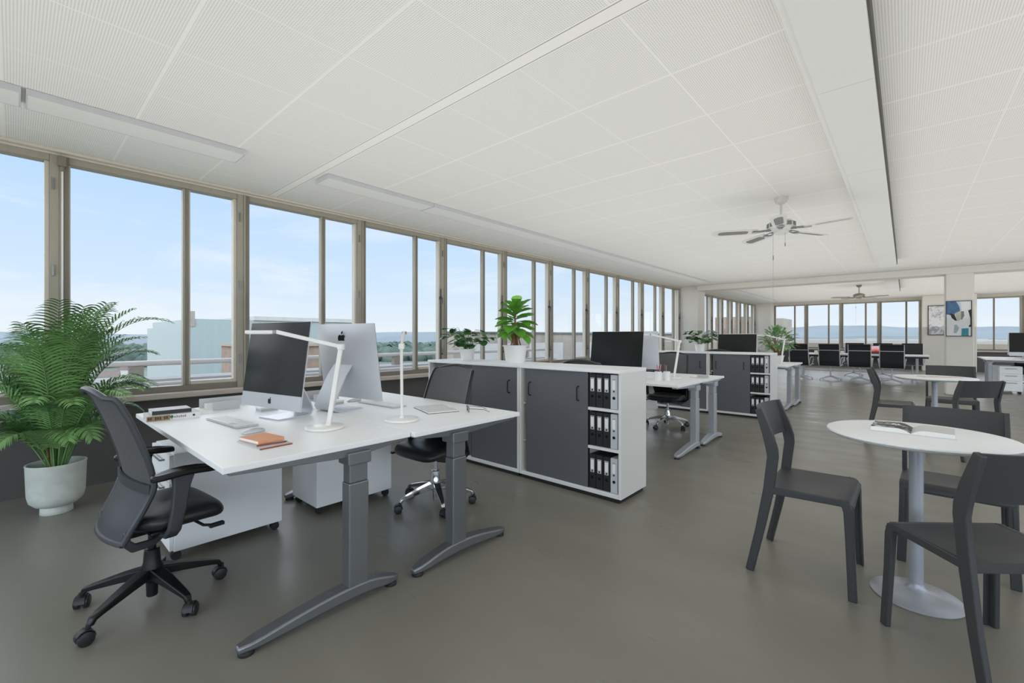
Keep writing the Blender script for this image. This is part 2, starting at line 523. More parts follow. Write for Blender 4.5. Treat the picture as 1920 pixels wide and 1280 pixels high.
WN = [0]
def window(p0, p1, split, inward, zb, zt, rod=False, mull=0.055, dep=0.12, detail=True, light=False):
    """a bay between p0 and p1 (x,y): wide fixed pane, thin mullion, narrow casement; inward = unit normal"""
    WN[0] += 1
    p0 = Vector((p0[0], p0[1], 0)); p1 = Vector((p1[0], p1[1], 0))
    ax = (p1 - p0).normalized(); L = (p1 - p0).length
    nrm = Vector((inward[0], inward[1], 0))
    M = Matrix(((ax.x, nrm.x, 0, p0.x), (ax.y, nrm.y, 0, p0.y), (0, 0, 1, 0), (0, 0, 0, 1)))
    a, b = mull, L - mull
    s = split
    f = MB()
    f.box(0, a, -dep, 0.0, zb, zt, 0)            # half posts
    f.box(b, L, -dep, 0.0, zb, zt, 1)
    f.box(a, b, -dep, -0.01, zb, zb + 0.055, 0)
    f.box(a, b, -dep, -0.01, zt - 0.05, zt, 1)
    f.box(s - 0.022, s, -dep + 0.03, -0.03, zb + 0.055, zt - 0.05, 1)
    f.box(s, s + 0.022, -dep + 0.03, -0.02, zb + 0.055, zt - 0.05, 0)
    if detail:   # sash profiles
        f.box(s + 0.022, s + 0.040, -dep + 0.02, -0.045, zb + 0.055, zt - 0.05, 2)
        f.box(b - 0.028, b, -dep + 0.02, -0.03, zb + 0.055, zt - 0.05, 2)
        f.box(s + 0.040, b - 0.028, -dep + 0.02, -0.035, zb + 0.055, zb + 0.09, 2)
        f.box(a, a + 0.012, -dep + 0.02, -0.05, zb + 0.055, zt - 0.05, 2)
        f.box(0, 0.016, 0.0, 0.012, zb, zt, 1)
    f.xf(M)
    w = f.build('window_%d' % WN[0], [M_fr2, M_fr, M_fr3], bevel=0.003)
    w['kind'] = 'structure'
    for q0, q1 in ((a, s - 0.022), (s + 0.022, b)):
        MB().box(q0, q1, -dep * 0.62, -dep * 0.62 + 0.006, zb + 0.05, zt - 0.045).xf(M).build('glass_pane', M_glass, w)
    if detail:
        h = MB()
        for zz in (zb + 0.25, zb + 1.0, zt - 0.28):
            h.box(b + 0.012, b + 0.026, 0.0, 0.014, zz, zz + 0.09)
        h.xf(M).build('hinge', M_steel, w, bevel=0.002)
    if rod:
        r = MB().tube([(b - 0.016, 0.005, zb + 0.12), (b - 0.016, 0.005, 1.95)], 0.007, 8)
        r.tube([(b - 0.016, 0.005, 1.0), (b - 0.016, 0.05, 1.0), (b - 0.045, 0.05, 1.0)], 0.006, 8)
        r.box(b - 0.028, b - 0.004, -0.02, 0.012, 1.80, 1.84)
        r.xf(M).build('window_handle', M_blackm, w)
    return w
PER = 1.33
for k in range(-4, 10):
    y0 = 0.246 + PER * k
    y1 = y0 + PER if k < 9 else 13.45
    if y0 < BY: 
        y0 = BY
    window((WX, y0), (WX, y1), 0.845 if k < 9 else 0.80, (1, 0), 0.735, 2.71, rod=(k >= 2))
n2 = 7
for k in range(n2):
    d_ = (22.45 - 14.05) / n2
    window((WX, 14.05 + d_ * k), (WX, 14.05 + d_ * (k + 1)), 0.78, (1, 0), 0.735, 2.71, rod=True)
for k in range(4):
    x0 = -4.46 + 1.2325 * k
    window((x0, FY), (x0 + 1.2325, FY), 0.79, (0, -1), 0.75, 2.66, detail=True)
for k in range(4):
    x0 = 1.85 + 1.1625 * k
    window((x0, FY), (x0 + 1.1625, FY), 0.5, (0, -1), 0.75, 2.66, detail=False)
for k in range(10):
    d_ = (FY - BY) / 10
    window((RX, BY + d_ * k), (RX, BY + d_ * (k + 1)), 1.8, (-1, 0), 0.70, 2.68, detail=False)
for k in range(4):
    d_ = (RX - WX) / 4
    window((WX + d_ * k, BY), (WX + d_ * (k + 1), BY), 1.9, (0, 1), 0.70, 2.68, detail=False)

# white cord hanging down the first post
o = MB().tube([(WX + 0.02, 0.262, 2.66), (WX + 0.02, 0.262, 0.78)], 0.006, 8).build('blind_cord', M_wplast)
tag(o, 'thin white blind cord running down the window post behind the palm', 'cord')
MB().box(WX + 0.0, WX + 0.04, 0.235, 0.285, 2.62, 2.70).tube([(WX + 0.02, 0.262, 2.62), (WX + 0.02, 0.262, 2.58)], 0.014, 8).build('pulley', M_fr2, o, bevel=0.004)

# ------------------------------------------------------------------ ceiling duct and linear lights
def duct(name, y0, y1, label):
    r = thing(name, label, 'duct', (-0.235, (y0 + y1) / 2, 2.60), 0, 'boxed ceiling ducts')
    n = max(1, int((y1 - y0) / 1.6))
    L = (y1 - y0) / n
    for i in range(n):
        a = y0 - (y0 + y1) / 2 + L * i
        MB().box(-0.135, 0.115, a + 0.002, a + L - 0.002, 0, 0.149).build('casing_panel', M_duct, r, bevel=0.004)
    MB().box(-0.165, -0.135, -(y1 - y0) / 2, (y1 - y0) / 2, 0.02, 0.149).build('side_trim', M_ceilw, r)
    MB().box(0.115, 0.125, -(y1 - y0) / 2, (y1 - y0) / 2, 0.04, 0.149).build('painted_shadow', M_wdark, r)  # solid dark strip painting the thin shadow line beside the duct
    MB().box(-0.135, 0.115, (y1 - y0) / 2 + 0.001, (y1 - y0) / 2 + 0.004, 0.0, 0.149).build('end_cap', M_ceilw, r)
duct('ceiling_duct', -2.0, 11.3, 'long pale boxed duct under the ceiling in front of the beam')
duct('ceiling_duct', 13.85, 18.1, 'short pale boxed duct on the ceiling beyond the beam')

def linear_light(y0, y1, label):
    r = thing('linear_ceiling_light', label, 'ceiling light', (-4.09, (y0 + y1) / 2, 2.71), 0, 'linear lights above the windows')
    h = (y1 - y0) / 2
    MB().box(0.12, 0.128, -h, h, 0.0, 0.038).box(-0.128, -0.12, -h, h, 0.0, 0.038).box(-0.12, 0.12, -h, -h + 0.008, 0.0, 0.038).box(-0.12, 0.12, h - 0.008, h, 0.0, 0.038).build('frame', M_lgrey, r)
    MB().box(-0.12, 0.12, -h + 0.008, h - 0.008, 0.001, 0.038).build('diffuser', M_ceilw, r)
linear_light(-2.6, 0.03, 'unlit linear ceiling light cut by the left edge of the photo')
linear_light(0.05, 1.24, 'short unlit linear ceiling light above the palm')
linear_light(1.92, 3.14, 'unlit linear ceiling light starting the long row over the windows')
linear_light(3.145, 12.6, 'very long unlit linear ceiling light running towards the beam')
linear_light(14.4, 21.0, 'unlit linear ceiling light beyond the cross beam')

# ------------------------------------------------------------------ ceiling fan
def make_fan(label, loc, rz, M_fan=M_fan, M_cane2=M_cane2, M_grey=M_steel):
    r = thing('ceiling_fan', label, 'fan', loc, rz, 'ceiling fans')
    MB().lathe([(0.0, 0.0), (0.068, 0.0), (0.066, -0.03), (0.05, -0.058), (0.028, -0.07), (0.0, -0.07)], seg=28, cap=False).build('canopy', M_fan, r, smooth=True)
    MB().tube([(0, 0, -0.065), (0, 0, -0.26)], 0.011, 12).build('down_rod', M_fan, r, smooth=True)
    mo = MB().lathe([(0.0, -0.235), (0.045, -0.24), (0.10, -0.255), (0.128, -0.275), (0.13, -0.325), (0.112, -0.345), (0.075, -0.36), (0.07, -0.385), (0.045, -0.40), (0.0, -0.402)], seg=36, cap=False).build('motor_housing', M_fan, r, smooth=True)
    g = MB()
    for k in range(10):
        a = 2 * pi * k / 10
        Mx = Matrix.Rotation(a, 4, 'Z')
        s0 = len(g.v)
        g.box(0.126, 0.134, -0.026, 0.026, -0.32, -0.28)
        g.xf(Mx, s0)
    g.build('vent', M_cane2, mo)
    for k in range(5):
        a = radians(72 * k)
        b = MB()
        pts = [(0.23, -0.05), (0.27, -0.062), (0.62, -0.072), (0.67, -0.055), (0.69, -0.02), (0.69, 0.02), (0.67, 0.055), (0.62, 0.072), (0.27, 0.062), (0.23, 0.05)]
        b.prism(pts, lambda u, v, h: (u, v, h + v * 0.20), -0.356, -0.348)
        bl = b.build('blade', M_fan, r, bevel=0.0015, rot=(0, 0, a))
        c_ = [(0.33, -0.03), (0.36, -0.036), (0.58, -0.04), (0.615, -0.03), (0.63, 0.0), (0.615, 0.03), (0.58, 0.04), (0.36, 0.036), (0.33, 0.03), (0.32, 0)]
        MB().prism(c_, lambda u, v, h: (u, v, h + v * 0.20), -0.3585, -0.3455).build('cane_inset', M_cane2, bl)
        i_ = MB()
        for sy in (-1, 1):
            i_.tube([(0.11, 0.008 * sy, -0.345), (0.16, 0.03 * sy, -0.35), (0.21, 0.034 * sy, -0.355), (0.26, 0.012 * sy, -0.358)], 0.006, 8)
        i_.box(0.10, 0.14, -0.02, 0.02, -0.36, -0.345)
        i_.box(0.22, 0.28, -0.03, 0.03, -0.364, -0.357)
        i_.build('blade_bracket', M_grey, bl)
    c1 = MB().tube([(0.05, -0.03, -0.39), (0.05, -0.03, -0.50)], 0.0016, 6).tube([(0.05, -0.03, -0.50), (0.05, -0.03, -0.535)], 0.0055, 8)
    c1.build('pull_chain', M_grey, r)
    c2 = MB().tube([(-0.065, -0.035, -0.36), (-0.065, -0.035, -0.62)], 0.0014, 6).tube([(-0.065, -0.035, -0.62), (-0.065, -0.035, -0.67)], 0.006, 8)
    c2.tube([(-0.065, -0.035, -0.67), (-0.065, -0.035, -1.09)], 0.0014, 6).tube([(-0.065, -0.035, -1.09), (-0.065, -0.035, -1.11)], 0.003, 8)
    c2.build('pull_chain', M_grey, r)
    return r
fan = make_fan('white five-bladed ceiling fan, the nearer one, by the boxed duct', (-1.0, 5.5, CZ), radians(-10))
M_fang = mat('grey_bronze_fan', rgb(140, 134, 124), 0.4, noise=0.05)
fan2 = make_fan('grey-brown five-bladed ceiling fan hanging beyond the beam, over the meeting chairs', (-1.0, 16.3, CZ), radians(-14), M_fang, M_fang, M_fang)

# ================================================================== DESKS
def make_desk(label, x0, x1, y0, y1, zt, ycol, fy0, fy1, group, leg_mat=M_steel):
    """top x0..x1,y0..y1; T legs near both ends; column at ycol; foot from fy0 to fy1"""
    cx, cy = (x0 + x1) / 2, (y0 + y1) / 2
    r = thing('sit_stand_desk', label, 'desk', (cx, cy, 0), 0, group)
    tp = MB().box(x0 - cx, x1 - cx, y0 - cy + 0.002, y1 - cy - 0.002, zt - 0.025, zt).build('tabletop', M_white, r, bevel=0.0025)
    for sx in (1, -1):
        X = (x1 - cx) - 0.045 if sx > 0 else (x0 - cx) + 0.12
        yc = ycol - cy
        lg = MB().box(X - 0.035, X + 0.035, yc - 0.05, yc + 0.05, 0.08, zt - 0.19).build('column', leg_mat, r, bevel=0.006)
        MB().box(X - 0.031, X + 0.031, yc - 0.046, yc + 0.046, zt - 0.19, zt - 0.10).build('inner_column', leg_mat, lg, bevel=0.005)
        MB().box(X - 0.055, X + 0.045, yc - 0.058, yc + 0.058, zt - 0.105, zt - 0.045).build('mounting_head', leg_mat, lg, bevel=0.006)
        # foot: arched bar
        f = MB()
        n = 16
        pts, ws, ts = [], [], []
        for i in range(n + 1):
            u = i / n
            y = fy0 + (fy1 - fy0) * u - cy
            d = (y - yc) / ((fy1 - cy - yc) if y > yc else (yc - fy0 + cy))
            k = max(0.0, 1 - abs(d))
            e = min(u, 1 - u) * n
            top = 0.042 + 0.052 * (sin(k * pi / 2) ** 1.1)
            bot = 0.016 + 0.022 * (sin(k * pi / 2) ** 1.6)
            pts.append((X, y, (top + bot) / 2)); ts.append(top - bot)
            ws.append(0.068 * (0.55 if e < 0.5 else (0.88 if e < 1.5 else 1.0)) * (1 + 0.12 * k))
        f.rect(pts, ws, ts, (1, 0, 0))
        f.build('foot', leg_mat, r, smooth=True, bevel=0.008, angle=50)
        for yy in (fy0 + 0.035 - cy, fy1 - 0.035 - cy):
            MB().lathe([(0.0, 0), (0.03, 0), (0.03, 0.01), (0.02, 0.02), (0, 0.02)], (X, yy, 0), 20, cap=False).build('levelling_glide', M_black, r, smooth=True)
        # tapering support arm under the top
        a = MB()
        L0, L1 = y0 - cy + 0.03 - yc, y1 - cy - 0.03 - yc
        pts = [(X - 0.005, yc + L0, zt - 0.034), (X - 0.005, yc, zt - 0.045), (X - 0.005, yc + L1, zt - 0.034)]
        a.rect(pts, 0.05, [0.016, 0.055, 0.016], (1, 0, 0))
        a.build('support_arm', leg_mat, r, bevel=0.003)
    MB().box(x0 - cx + 0.12, x1 - cx - 0.05, ycol - cy - 0.03, ycol - cy + 0.03, zt - 0.085, zt - 0.05).build('crossbeam', leg_mat, r, bevel=0.004)
    return r
G = 'white height-adjustable desks'
make_desk('near white desk of the front pair, with the orange notebook and stacked books on it', -3.66, -1.90, 0.515, 1.355, 0.76, 1.075, 0.575, 1.30, G)
make_desk('far white desk of the front pair, its open book and glasses on top', -3.66, -1.87, 1.357, 2.185, 0.76, 1.675, 1.375, 2.07, G)
make_desk('white desk with the pencil cup, near half of the middle pair', -3.42, -1.70, 4.42, 5.16, 0.76, 5.02, 4.47, 5.14, G, M_alu)
make_desk('far half of the middle desk pair, its tip in front of the slate cabinet doors', -3.42, -1.69, 5.162, 5.90, 0.76, 5.60, 5.22, 5.90, G, M_alu)
make_desk('white desk at the near side of the third pair, partly behind the far cabinet', -3.2, -1.48, 8.55, 9.25, 0.76, 9.10, 8.62, 9.22, G, M_alu)
make_desk('white desk at the far side of the third pair, closest to the meeting chairs', -3.2, -1.46, 9.252, 9.98, 0.76, 9.75, 9.30, 9.98, G, M_alu)
make_desk('white desk nearer the viewer at the far right, under the right-hand monitor', 1.33, 3.1, 14.25, 15.05, 0.76, 14.8, 14.32, 15.0, G, M_alu)
make_desk('white desk at the far right standing closer to the back windows', 1.34, 3.1, 15.052, 15.9, 0.76, 15.4, 15.1, 15.85, G, M_alu)

# ================================================================== PEDESTALS
def make_pedestal(label, x0, x1, y0, y1, zt, front, group='white mobile pedestals', handles=True):
    cx, cy = (x0 + x1) / 2, (y0 + y1) / 2
    r = thing('mobile_pedestal', label, 'drawer unit', (cx, cy, 0), 0, group)
    hx, hy = (x1 - x0) / 2, (y1 - y0) / 2
    MB().box(-hx, hx, -hy + (0.02 if front == 'y' else 0), hy, 0.055, zt).build('body', M_white, r, bevel=0.003)
    if front == 'y':
        zs = [0.06, 0.06 + (zt - 0.065) * 0.42, 0.06 + (zt - 0.065) * 0.71, zt - 0.004]
        for i in range(3):
            d = MB().box(-hx + 0.003, hx - 0.003, -hy, -hy + 0.019, zs[i] + 0.003, zs[i + 1] - 0.003).build('drawer', M_white, r, bevel=0.002)
            if handles:
                zz = zs[i + 1] - 0.045
                MB().tube([(-hx * 0.5, -hy, zz), (-hx * 0.5, -hy - 0.022, zz), (hx * 0.5, -hy - 0.022, zz), (hx * 0.5, -hy, zz)], 0.005, 8).build('handle', M_steel, d)
    for sx in (-1, 1):
        for sy in (-1, 1):
            X, Y = sx * (hx - 0.035), sy * (hy - 0.035)
            c = MB().tube([(X - 0.014, Y, 0.025), (X - 0.003, Y, 0.025)], 0.025, 18).tube([(X + 0.003, Y, 0.025), (X + 0.014, Y, 0.025)], 0.025, 18)
            c.box(X - 0.016, X + 0.016, Y - 0.012, Y + 0.02, 0.038, 0.056)
            c.build('caster', M_black, r)
    return r
make_pedestal('large white pedestal on casters under the near front desk, beside the task chair', -3.49, -3.03, 0.57, 1.16, 0.60, 'y')
make_pedestal('white pedestal on casters seen left of the front desk column', -3.46, -3.06, 1.40, 1.66, 0.60, 'x')
make_pedestal('white pedestal on casters seen right of the front desk column', -3.46, -3.03, 1.68, 1.98, 0.60, 'x')
make_pedestal('white three-drawer pedestal under the far right desk', 1.56, 1.90, 14.45, 14.72, 0.60, 'y')
make_pedestal('white pedestal behind the three-drawer one at the far right', 1.52, 1.84, 15.10, 15.36, 0.58, 'y', handles=False)

# ================================================================== CABINETS AND BINDERS
def make_binder_proto(white):
    r = thing('lever_arch_binder', '', 'binder')
    m = M_bindw if white else M_bind
    MB().box(-0.029, 0.029, 0.003, 0.25, 0.0, 0.262).build('cover', m, r, bevel=0.002)
    s = MB().box(-0.028, 0.028, 0.0, 0.0035, 0.002, 0.26).build('spine', m, r)
    MB().box(-0.017, 0.017, -0.0015, 0.0, 0.125, 0.232).build('label_frame', M_lgrey, s)
    MB().box(-0.013, 0.013, -0.0025, -0.0012, 0.150, 0.222).build('label_card', M_paper, s)
    MB().box(-0.012, 0.012, -0.0025, -0.0012, 0.2225, 0.229).build('label_print', M_grey, s)
    ph = []
    MB().tube([(0, -0.002, 0.085), (0, 0.001, 0.085)], 0.0115, 18).build('finger_hole', M_logo, s)
    MB().tube([(0, -0.003, 0.136), (0, -0.001, 0.136)], 0.007, 14).build('label_hole', M_blackm if not white else M_bind, s)
    return r
bp_b = make_binder_proto(False); bp_w = make_binder_proto(True)
used = {'b': False, 'w': False}
def place_binder(white, label, loc, group, sc):
    k = 'w' if white else 'b'
    src = bp_w if white else bp_b
    if not used[k]:
        used[k] = True
        src['label'] = label; src['group'] = group; src.location = loc; src.scale = sc
    else:
        c = copy_tree(src); c['label'] = label; c['group'] = group; c.location = loc; c.scale = sc

def d_handle(mb, x, z, h=0.115, y=0.0):
    mb.tube([(x, y, z), (x, y - 0.022, z + 0.004), (x, y - 0.030, z + 0.014), (x, y - 0.030, z + h - 0.014), (x, y - 0.022, z + h - 0.004), (x, y, z + h)], 0.0055, 8)
    return mb

def make_cabinet(label, x0, x1, yf, yb, h, kind, group, open_w=0.27, sh=(0.40, 0.70)):
    cx, cy = (x0 + x1) / 2, (yf + yb) / 2
    r = thing('sliding_door_cabinet', label, 'cabinet', (cx, cy, 0), 0, group)
    a, b = x0 - cx, x1 - cx
    f, g = yf - cy, yb - cy
    c = MB()
    c.box(a + 0.001, a + 0.022, f + 0.012, g, 0.035, h - 0.025)
    c.box(b - 0.022, b - 0.001, f + 0.012, g, 0.035, h - 0.025)
    c.box(a + 0.022, b - 0.022, g - 0.012, g, 0.035, h - 0.025)
    c.box(a + 0.022, b - 0.022, f + 0.012, g - 0.012, 0.035, 0.062)
    c.build('carcass', M_cab, r, bevel=0.002)
    MB().box(a + 0.001, b - 0.001, f, g + 0.004, h - 0.025, h).build('top_panel', M_white, r, bevel=0.002)
    MB().box(a + 0.03, b - 0.02, f + 0.03, g - 0.02, 0.0, 0.035).build('plinth', M_black, r)
    for z in sh:
        s0 = b - 0.022 - open_w
        sm = MB().box(a + 0.022, b - 0.022, f + 0.085, g - 0.012, z - 0.022, z)
        if kind == 'right':
            sm.box(s0 + 0.004, b - 0.022, f + 0.018, f + 0.085, z - 0.022, z)
        sm.build('shelf', M_cab, r)
    z0, z1 = 0.064, h - 0.028
    if kind == 'left':
        mid = b - 0.022 - (x1 - x0) * 0.45
        d1 = MB().box(a + 0.10, mid + 0.02, f + 0.052, f + 0.070, z0, z1).build('sliding_door', M_door, r, bevel=0.0015)
        d2 = MB().box(mid - 0.02, b - 0.026, f + 0.022, f + 0.042, z0, z1).build('sliding_door', M_door, r, bevel=0.0015)
        MB().box(mid - 0.024, mid - 0.02, f + 0.022, f + 0.042, z0, z1).build('door_edge', M_black, d2)
        d_handle(MB(), b - 0.12, h - 0.26, y=f + 0.022).build('handle', M_blackm, d2)
    else:
        o0 = b - 0.022 - open_w
        d1 = MB().box(a + 0.075, o0, f + 0.022, f + 0.042, z0, z1).build('sliding_door', M_door, r, bevel=0.0015)
        MB().box(o0, o0 + 0.004, f + 0.022, f + 0.042, z0, z1).build('door_edge', M_black, d1)
        d_handle(MB(), a + 0.125, h - 0.26, y=f + 0.022).build('handle', M_blackm, d1)
        d_handle(MB(), o0 - 0.085, h - 0.26, y=f + 0.022).build('handle', M_blackm, d1)
        MB().box(o0 - 0.02, o0 - 0.004, f + 0.072, g - 0.012, z0, z1).build('inner_divider', M_cab, r)
        for z in (0.66, 0.33):
            MB().tube([(a + 0.023, f + 0.05, z), (a + 0.05, f + 0.05, z)], 0.006, 10).build('shelf_pin', M_wplast, r)
    for z in (0.063, h - 0.028):
        MB().box(a + 0.022, b - 0.022, f + 0.015, f + 0.075, z - 0.001, z + 0.003).build('door_track', M_cab, r)
    return r
CG = 'sliding door cabinets'
make_cabinet('left unit of the near cabinet row, behind the black mesh chair', -3.87, -2.575, 2.98, 3.42, 1.0, 'left', CG)
make_cabinet('right unit of the near cabinet row with open binder shelves and broad-leaf plant', -2.572, -1.575, 2.98, 3.42, 1.0, 'right', CG)
make_cabinet('left unit of the far cabinet row, under the potted plant', -3.28, -2.405, 7.50, 7.93, 1.0, 'left', CG)
make_cabinet('right unit of the far cabinet row with open binder shelves', -2.402, -1.49, 7.50, 7.93, 1.0, 'right', CG, open_w=0.27)
rowname = ('bottom', 'middle', 'top')
for (xr, yf, which) in ((-1.575, 2.98, 'near'), (-1.49, 7.50, 'far')):
    for i, z in enumerate((0.0668, 0.401, 0.701)):
        for j in range(4):
            white = (j == 3)
            X = xr - 0.022 - 0.27 + 0.036 + 0.0625 * j
            if white:
                lb = 'pale grey binder at the right end of the %s shelf in the %s cabinet' % (rowname[i], which)
            else:
                lb = '%s black binder on the %s shelf of the %s cabinet' % (('leftmost', 'second', 'third from left')[j], rowname[i], which)
            place_binder(white, lb, (X, yf + 0.030, z), 'binders in the %s cabinet' % which, (1, 1, 1.0 if i < 2 else 0.99))

# ================================================================== TASK CHAIRS
def make_task_chair(label, base_m, mesh_m, loc, rz, phase, group, arms=True, hub_z=0.0, arm_m=None):
    arm_m = arm_m or M_charcoal
    r = thing('task_chair', label, 'office chair', loc, rz, group)
    b = MB()
    b.lathe([(0, 0.03), (0.022, 0.03), (0.024, 0.10), (0.042, 0.11), (0.046, 0.16), (0.034, 0.19), (0.03, 0.255), (0.0, 0.255)], seg=24, cap=False)
    for k in range(5):
        a = radians(phase + 72 * k)
        d = Vector((cos(a), sin(a), 0)); s = (-sin(a), cos(a), 0)
        b.rect([d * 0.03 + Vector((0, 0, 0.145)), d * 0.12 + Vector((0, 0, 0.128)), d * 0.24 + Vector((0, 0, 0.098)), d * 0.268 + Vector((0, 0, 0.088)), d * 0.28 + Vector((0, 0, 0.066))],
               [0.055, 0.05, 0.034, 0.028, 0.024], [0.045, 0.036, 0.024, 0.022, 0.018], s)
    base = b.build('star_base', base_m, r, smooth=True, bevel=0.005, angle=45)
    for k in range(5):
        a = radians(phase + 72 * k)
        px, py = 0.285 * cos(a), 0.285 * sin(a)
        ca = a + 0.7 + k * 0.9
        ax = Vector((cos(ca), sin(ca), 0)); fw = Vector((-sin(ca), cos(ca), 0))
        c0 = Vector((px, py, 0.028)) + fw * 0.012
        c = MB()
        for sgn in (-1, 1):
            c.tube([c0 + ax * 0.006 * sgn, c0 + ax * 0.009 * sgn, c0 + ax * 0.024 * sgn, c0 + ax * 0.027 * sgn], [0.024, 0.028, 0.028, 0.022], 20)
        c.tube([Vector((px, py, 0.045)), Vector((px, py, 0.075))], 0.009, 10)
        # hood
        hp = [c0 + fw * (-0.031 * cos(t)) + Vector((0, 0, 0.033 * sin(t))) for t in [i * pi / 6 for i in range(0, 6)]]
        c.rect(hp, 0.034, 0.004, ax)
        c.build('caster', M_black, r, smooth=True)
    MB().tube([(0, 0, 0.25), (0, 0, 0.36)], 0.016, 16).build('gas_lift', M_chrome if base_m is M_chrome else M_blackm, r, smooth=True)
    # mechanism and frame below the seat
    me_ = MB().box(-0.07, 0.07, -0.10, 0.10, 0.345, 0.39)
    me_.box(-0.2, 0.2, -0.06, 0.05, 0.372, 0.392)
    me_.build('seat_mechanism', M_blackm, r, bevel=0.01)
    for sx in (-1, 1):
        fr = MB().rect([(0.196 * sx, -0.138, 0.425), (0.192 * sx, -0.140, 0.378), (0.180 * sx, -0.112, 0.345), (0.150 * sx, -0.04, 0.334), (0.07 * sx, 0.05, 0.352)], 0.022, [0.02, 0.03, 0.034, 0.032, 0.03], (1, 0, 0))
        fr.build('back_support', M_charcoal if base_m is not M_chrome else M_blackm, r, smooth=True, bevel=0.006, angle=50)
    lv = MB().tube([(0.17, 0.10, 0.40), (0.235, 0.13, 0.375), (0.27, 0.16, 0.375)], 0.007, 8).box(0.26, 0.285, 0.14, 0.20, 0.367, 0.383)
    lv.build('adjustment_lever', M_blackm, r, bevel=0.003)
    # seat cushion: superellipse pad with a waterfall front
    s = MB()
    nu, nv = 28, 12
    rings = []
    prof = [(0.0, 0.0), (0.75, 0.0), (0.93, 0.008), (1.0, 0.030), (1.0, 0.048), (0.95, 0.070), (0.80, 0.080), (0.45, 0.078), (0.0, 0.070)]
    vs_, fs_ = [], []
    for pr, pz in prof:
        for k in range(nu):
            a = 2 * pi * k / nu
            ex = 0.42
            x = 0.240 * pr * (abs(cos(a)) ** ex) * (1 if cos(a) >= 0 else -1)
            y = 0.188 * pr * (abs(sin(a)) ** ex) * (1 if sin(a) >= 0 else -1) + 0.060
            x *= 0.86 if y < -0.05 else 1.0
            zf = -0.028 * max(0, (y - 0.12) / 0.14) ** 2
            vs_.append((x, y, 0.388 + pz + zf))
    for i in range(len(prof) - 1):
        for k in range(nu):
            k2 = (k + 1) % nu
            fs_.append((i * nu + k, i * nu + k2, (i + 1) * nu + k2, (i + 1) * nu + k))
    s.add(vs_, fs_)
    s.build('seat_cushion', M_leather, r, smooth=True, sub=1, angle=80)
    # backrest
    pf = [(-0.180, 0.375), (-0.155, 0.43), (-0.118, 0.50), (-0.090, 0.565), (-0.078, 0.61), (-0.095, 0.70), (-0.125, 0.80), (-0.158, 0.90), (-0.190, 0.975), (-0.225, 1.025)]
    def prof_at(v):
        t = v * (len(pf) - 1); i = min(int(t), len(pf) - 2); q = t - i
        return Vector((0, pf[i][0] * (1 - q) + pf[i + 1][0] * q, pf[i][1] * (1 - q) + pf[i + 1][1] * q))
    def half_w(v):
        w = 0.195 + 0.040 * min(1, v / 0.40) 
        if v > 0.55: w -= 0.028 * ((v - 0.55) / 0.45) ** 1.5
        if v > 0.9: w *= sqrt(max(0.0, 1 - ((v - 0.9) / 0.1) ** 2 * 0.22))
        return w
    def bk(u, v):
        p = prof_at(v)
        t = (prof_at(min(1, v + 0.03)) - prof_at(max(0, v - 0.03))).normalized()
        n = Vector((0, -t.z, t.y))
        x = (u - 0.5) * 2
        p = p + Vector((x * half_w(v), 0.030 * x * x * (1 - 0.3 * v), 0))
        p.z -= 0.03 * max(0, (v - 0.93) / 0.07) * x * x
        return p, n
    MB().slab(lambda u, v: bk(u, 0.40 + 0.60 * v), 12, 20, 0.010).build('backrest', mesh_m, r, smooth=True, angle=70)
    MB().slab(lambda u, v: bk(u, 0.41 * v), 12, 12, 0.012).build('lower_shell', arm_m, r, smooth=True, angle=70)
    rim = [bk(0, v / 26)[0] for v in range(27)] + [bk(u / 12, 1)[0] for u in range(1, 13)] + [bk(1, v / 26)[0] for v in range(25, -1, -1)]
    rm = MB().tube([p for p in rim], 0.0125, 8)
    rm.tube([bk(u / 12, 0.0)[0] for u in range(13)], 0.0125, 8)
    rm.build('backrest_frame', arm_m, r, smooth=True)
    MB().rect([bk(u / 10, 0.40)[0] + Vector((0, -0.012, 0)) for u in range(11)], 0.04, 0.01, (0, 0, 1)).build('lumbar_bar', arm_m, r, smooth=True, angle=60)
    if arms:
        for sx in (-1, 1):
            a_ = MB()
            a_.rect([(0.10 * sx, 0.0, 0.365), (0.245 * sx, 0.0, 0.378), (0.275 * sx, 0.005, 0.41), (0.282 * sx, 0.02, 0.50), (0.282 * sx, 0.03, 0.60), (0.28 * sx, 0.035, 0.645)],
                    [0.05, 0.05, 0.05, 0.055, 0.065, 0.085], [0.02, 0.02, 0.024, 0.026, 0.03, 0.034], (0, 1, 0))
            ar = a_.build('armrest', arm_m, r, smooth=True, bevel=0.006, angle=50)
            p_ = MB()
            pts = []
            for k in range(20):
                a = 2 * pi * k / 20
                pts.append((0.278 * sx + 0.042 * (abs(cos(a)) ** 0.7) * (1 if cos(a) > 0 else -1), 0.045 + 0.125 * (abs(sin(a)) ** 0.75) * (1 if sin(a) > 0 else -1)))
            p_.prism(pts, lambda u, v, h: (u, v, h - 0.014 * abs((v - 0.045) / 0.125) ** 2), 0.645, 0.672)
            p_.build('arm_pad', M_blackm, ar, bevel=0.008, smooth=True)
    return r
TG = 'wheeled task chairs'
ch1 = make_task_chair('dark grey task chair with black five-star base at the front left', M_blackm, M_mesh, (-2.66, 0.435, 0), radians(5.5), 12, TG, arm_m=M_charcoal)
ch2 = make_task_chair('black mesh task chair with chrome base in front of the near cabinet', M_chrome, M_mesh, (-2.63, 2.10, 0), radians(182), 150, TG, arms=True, arm_m=M_blackm)
dup(ch1, 'grey task chair whose rounded back top just shows over the near cabinet', (-2.52, 4.08, 0), radians(4), 0.985)
dup(ch2, 'black chrome-based task chair behind the middle desk pair, before the far cabinet', (-2.46, 6.02, 0), radians(184), 1.0)
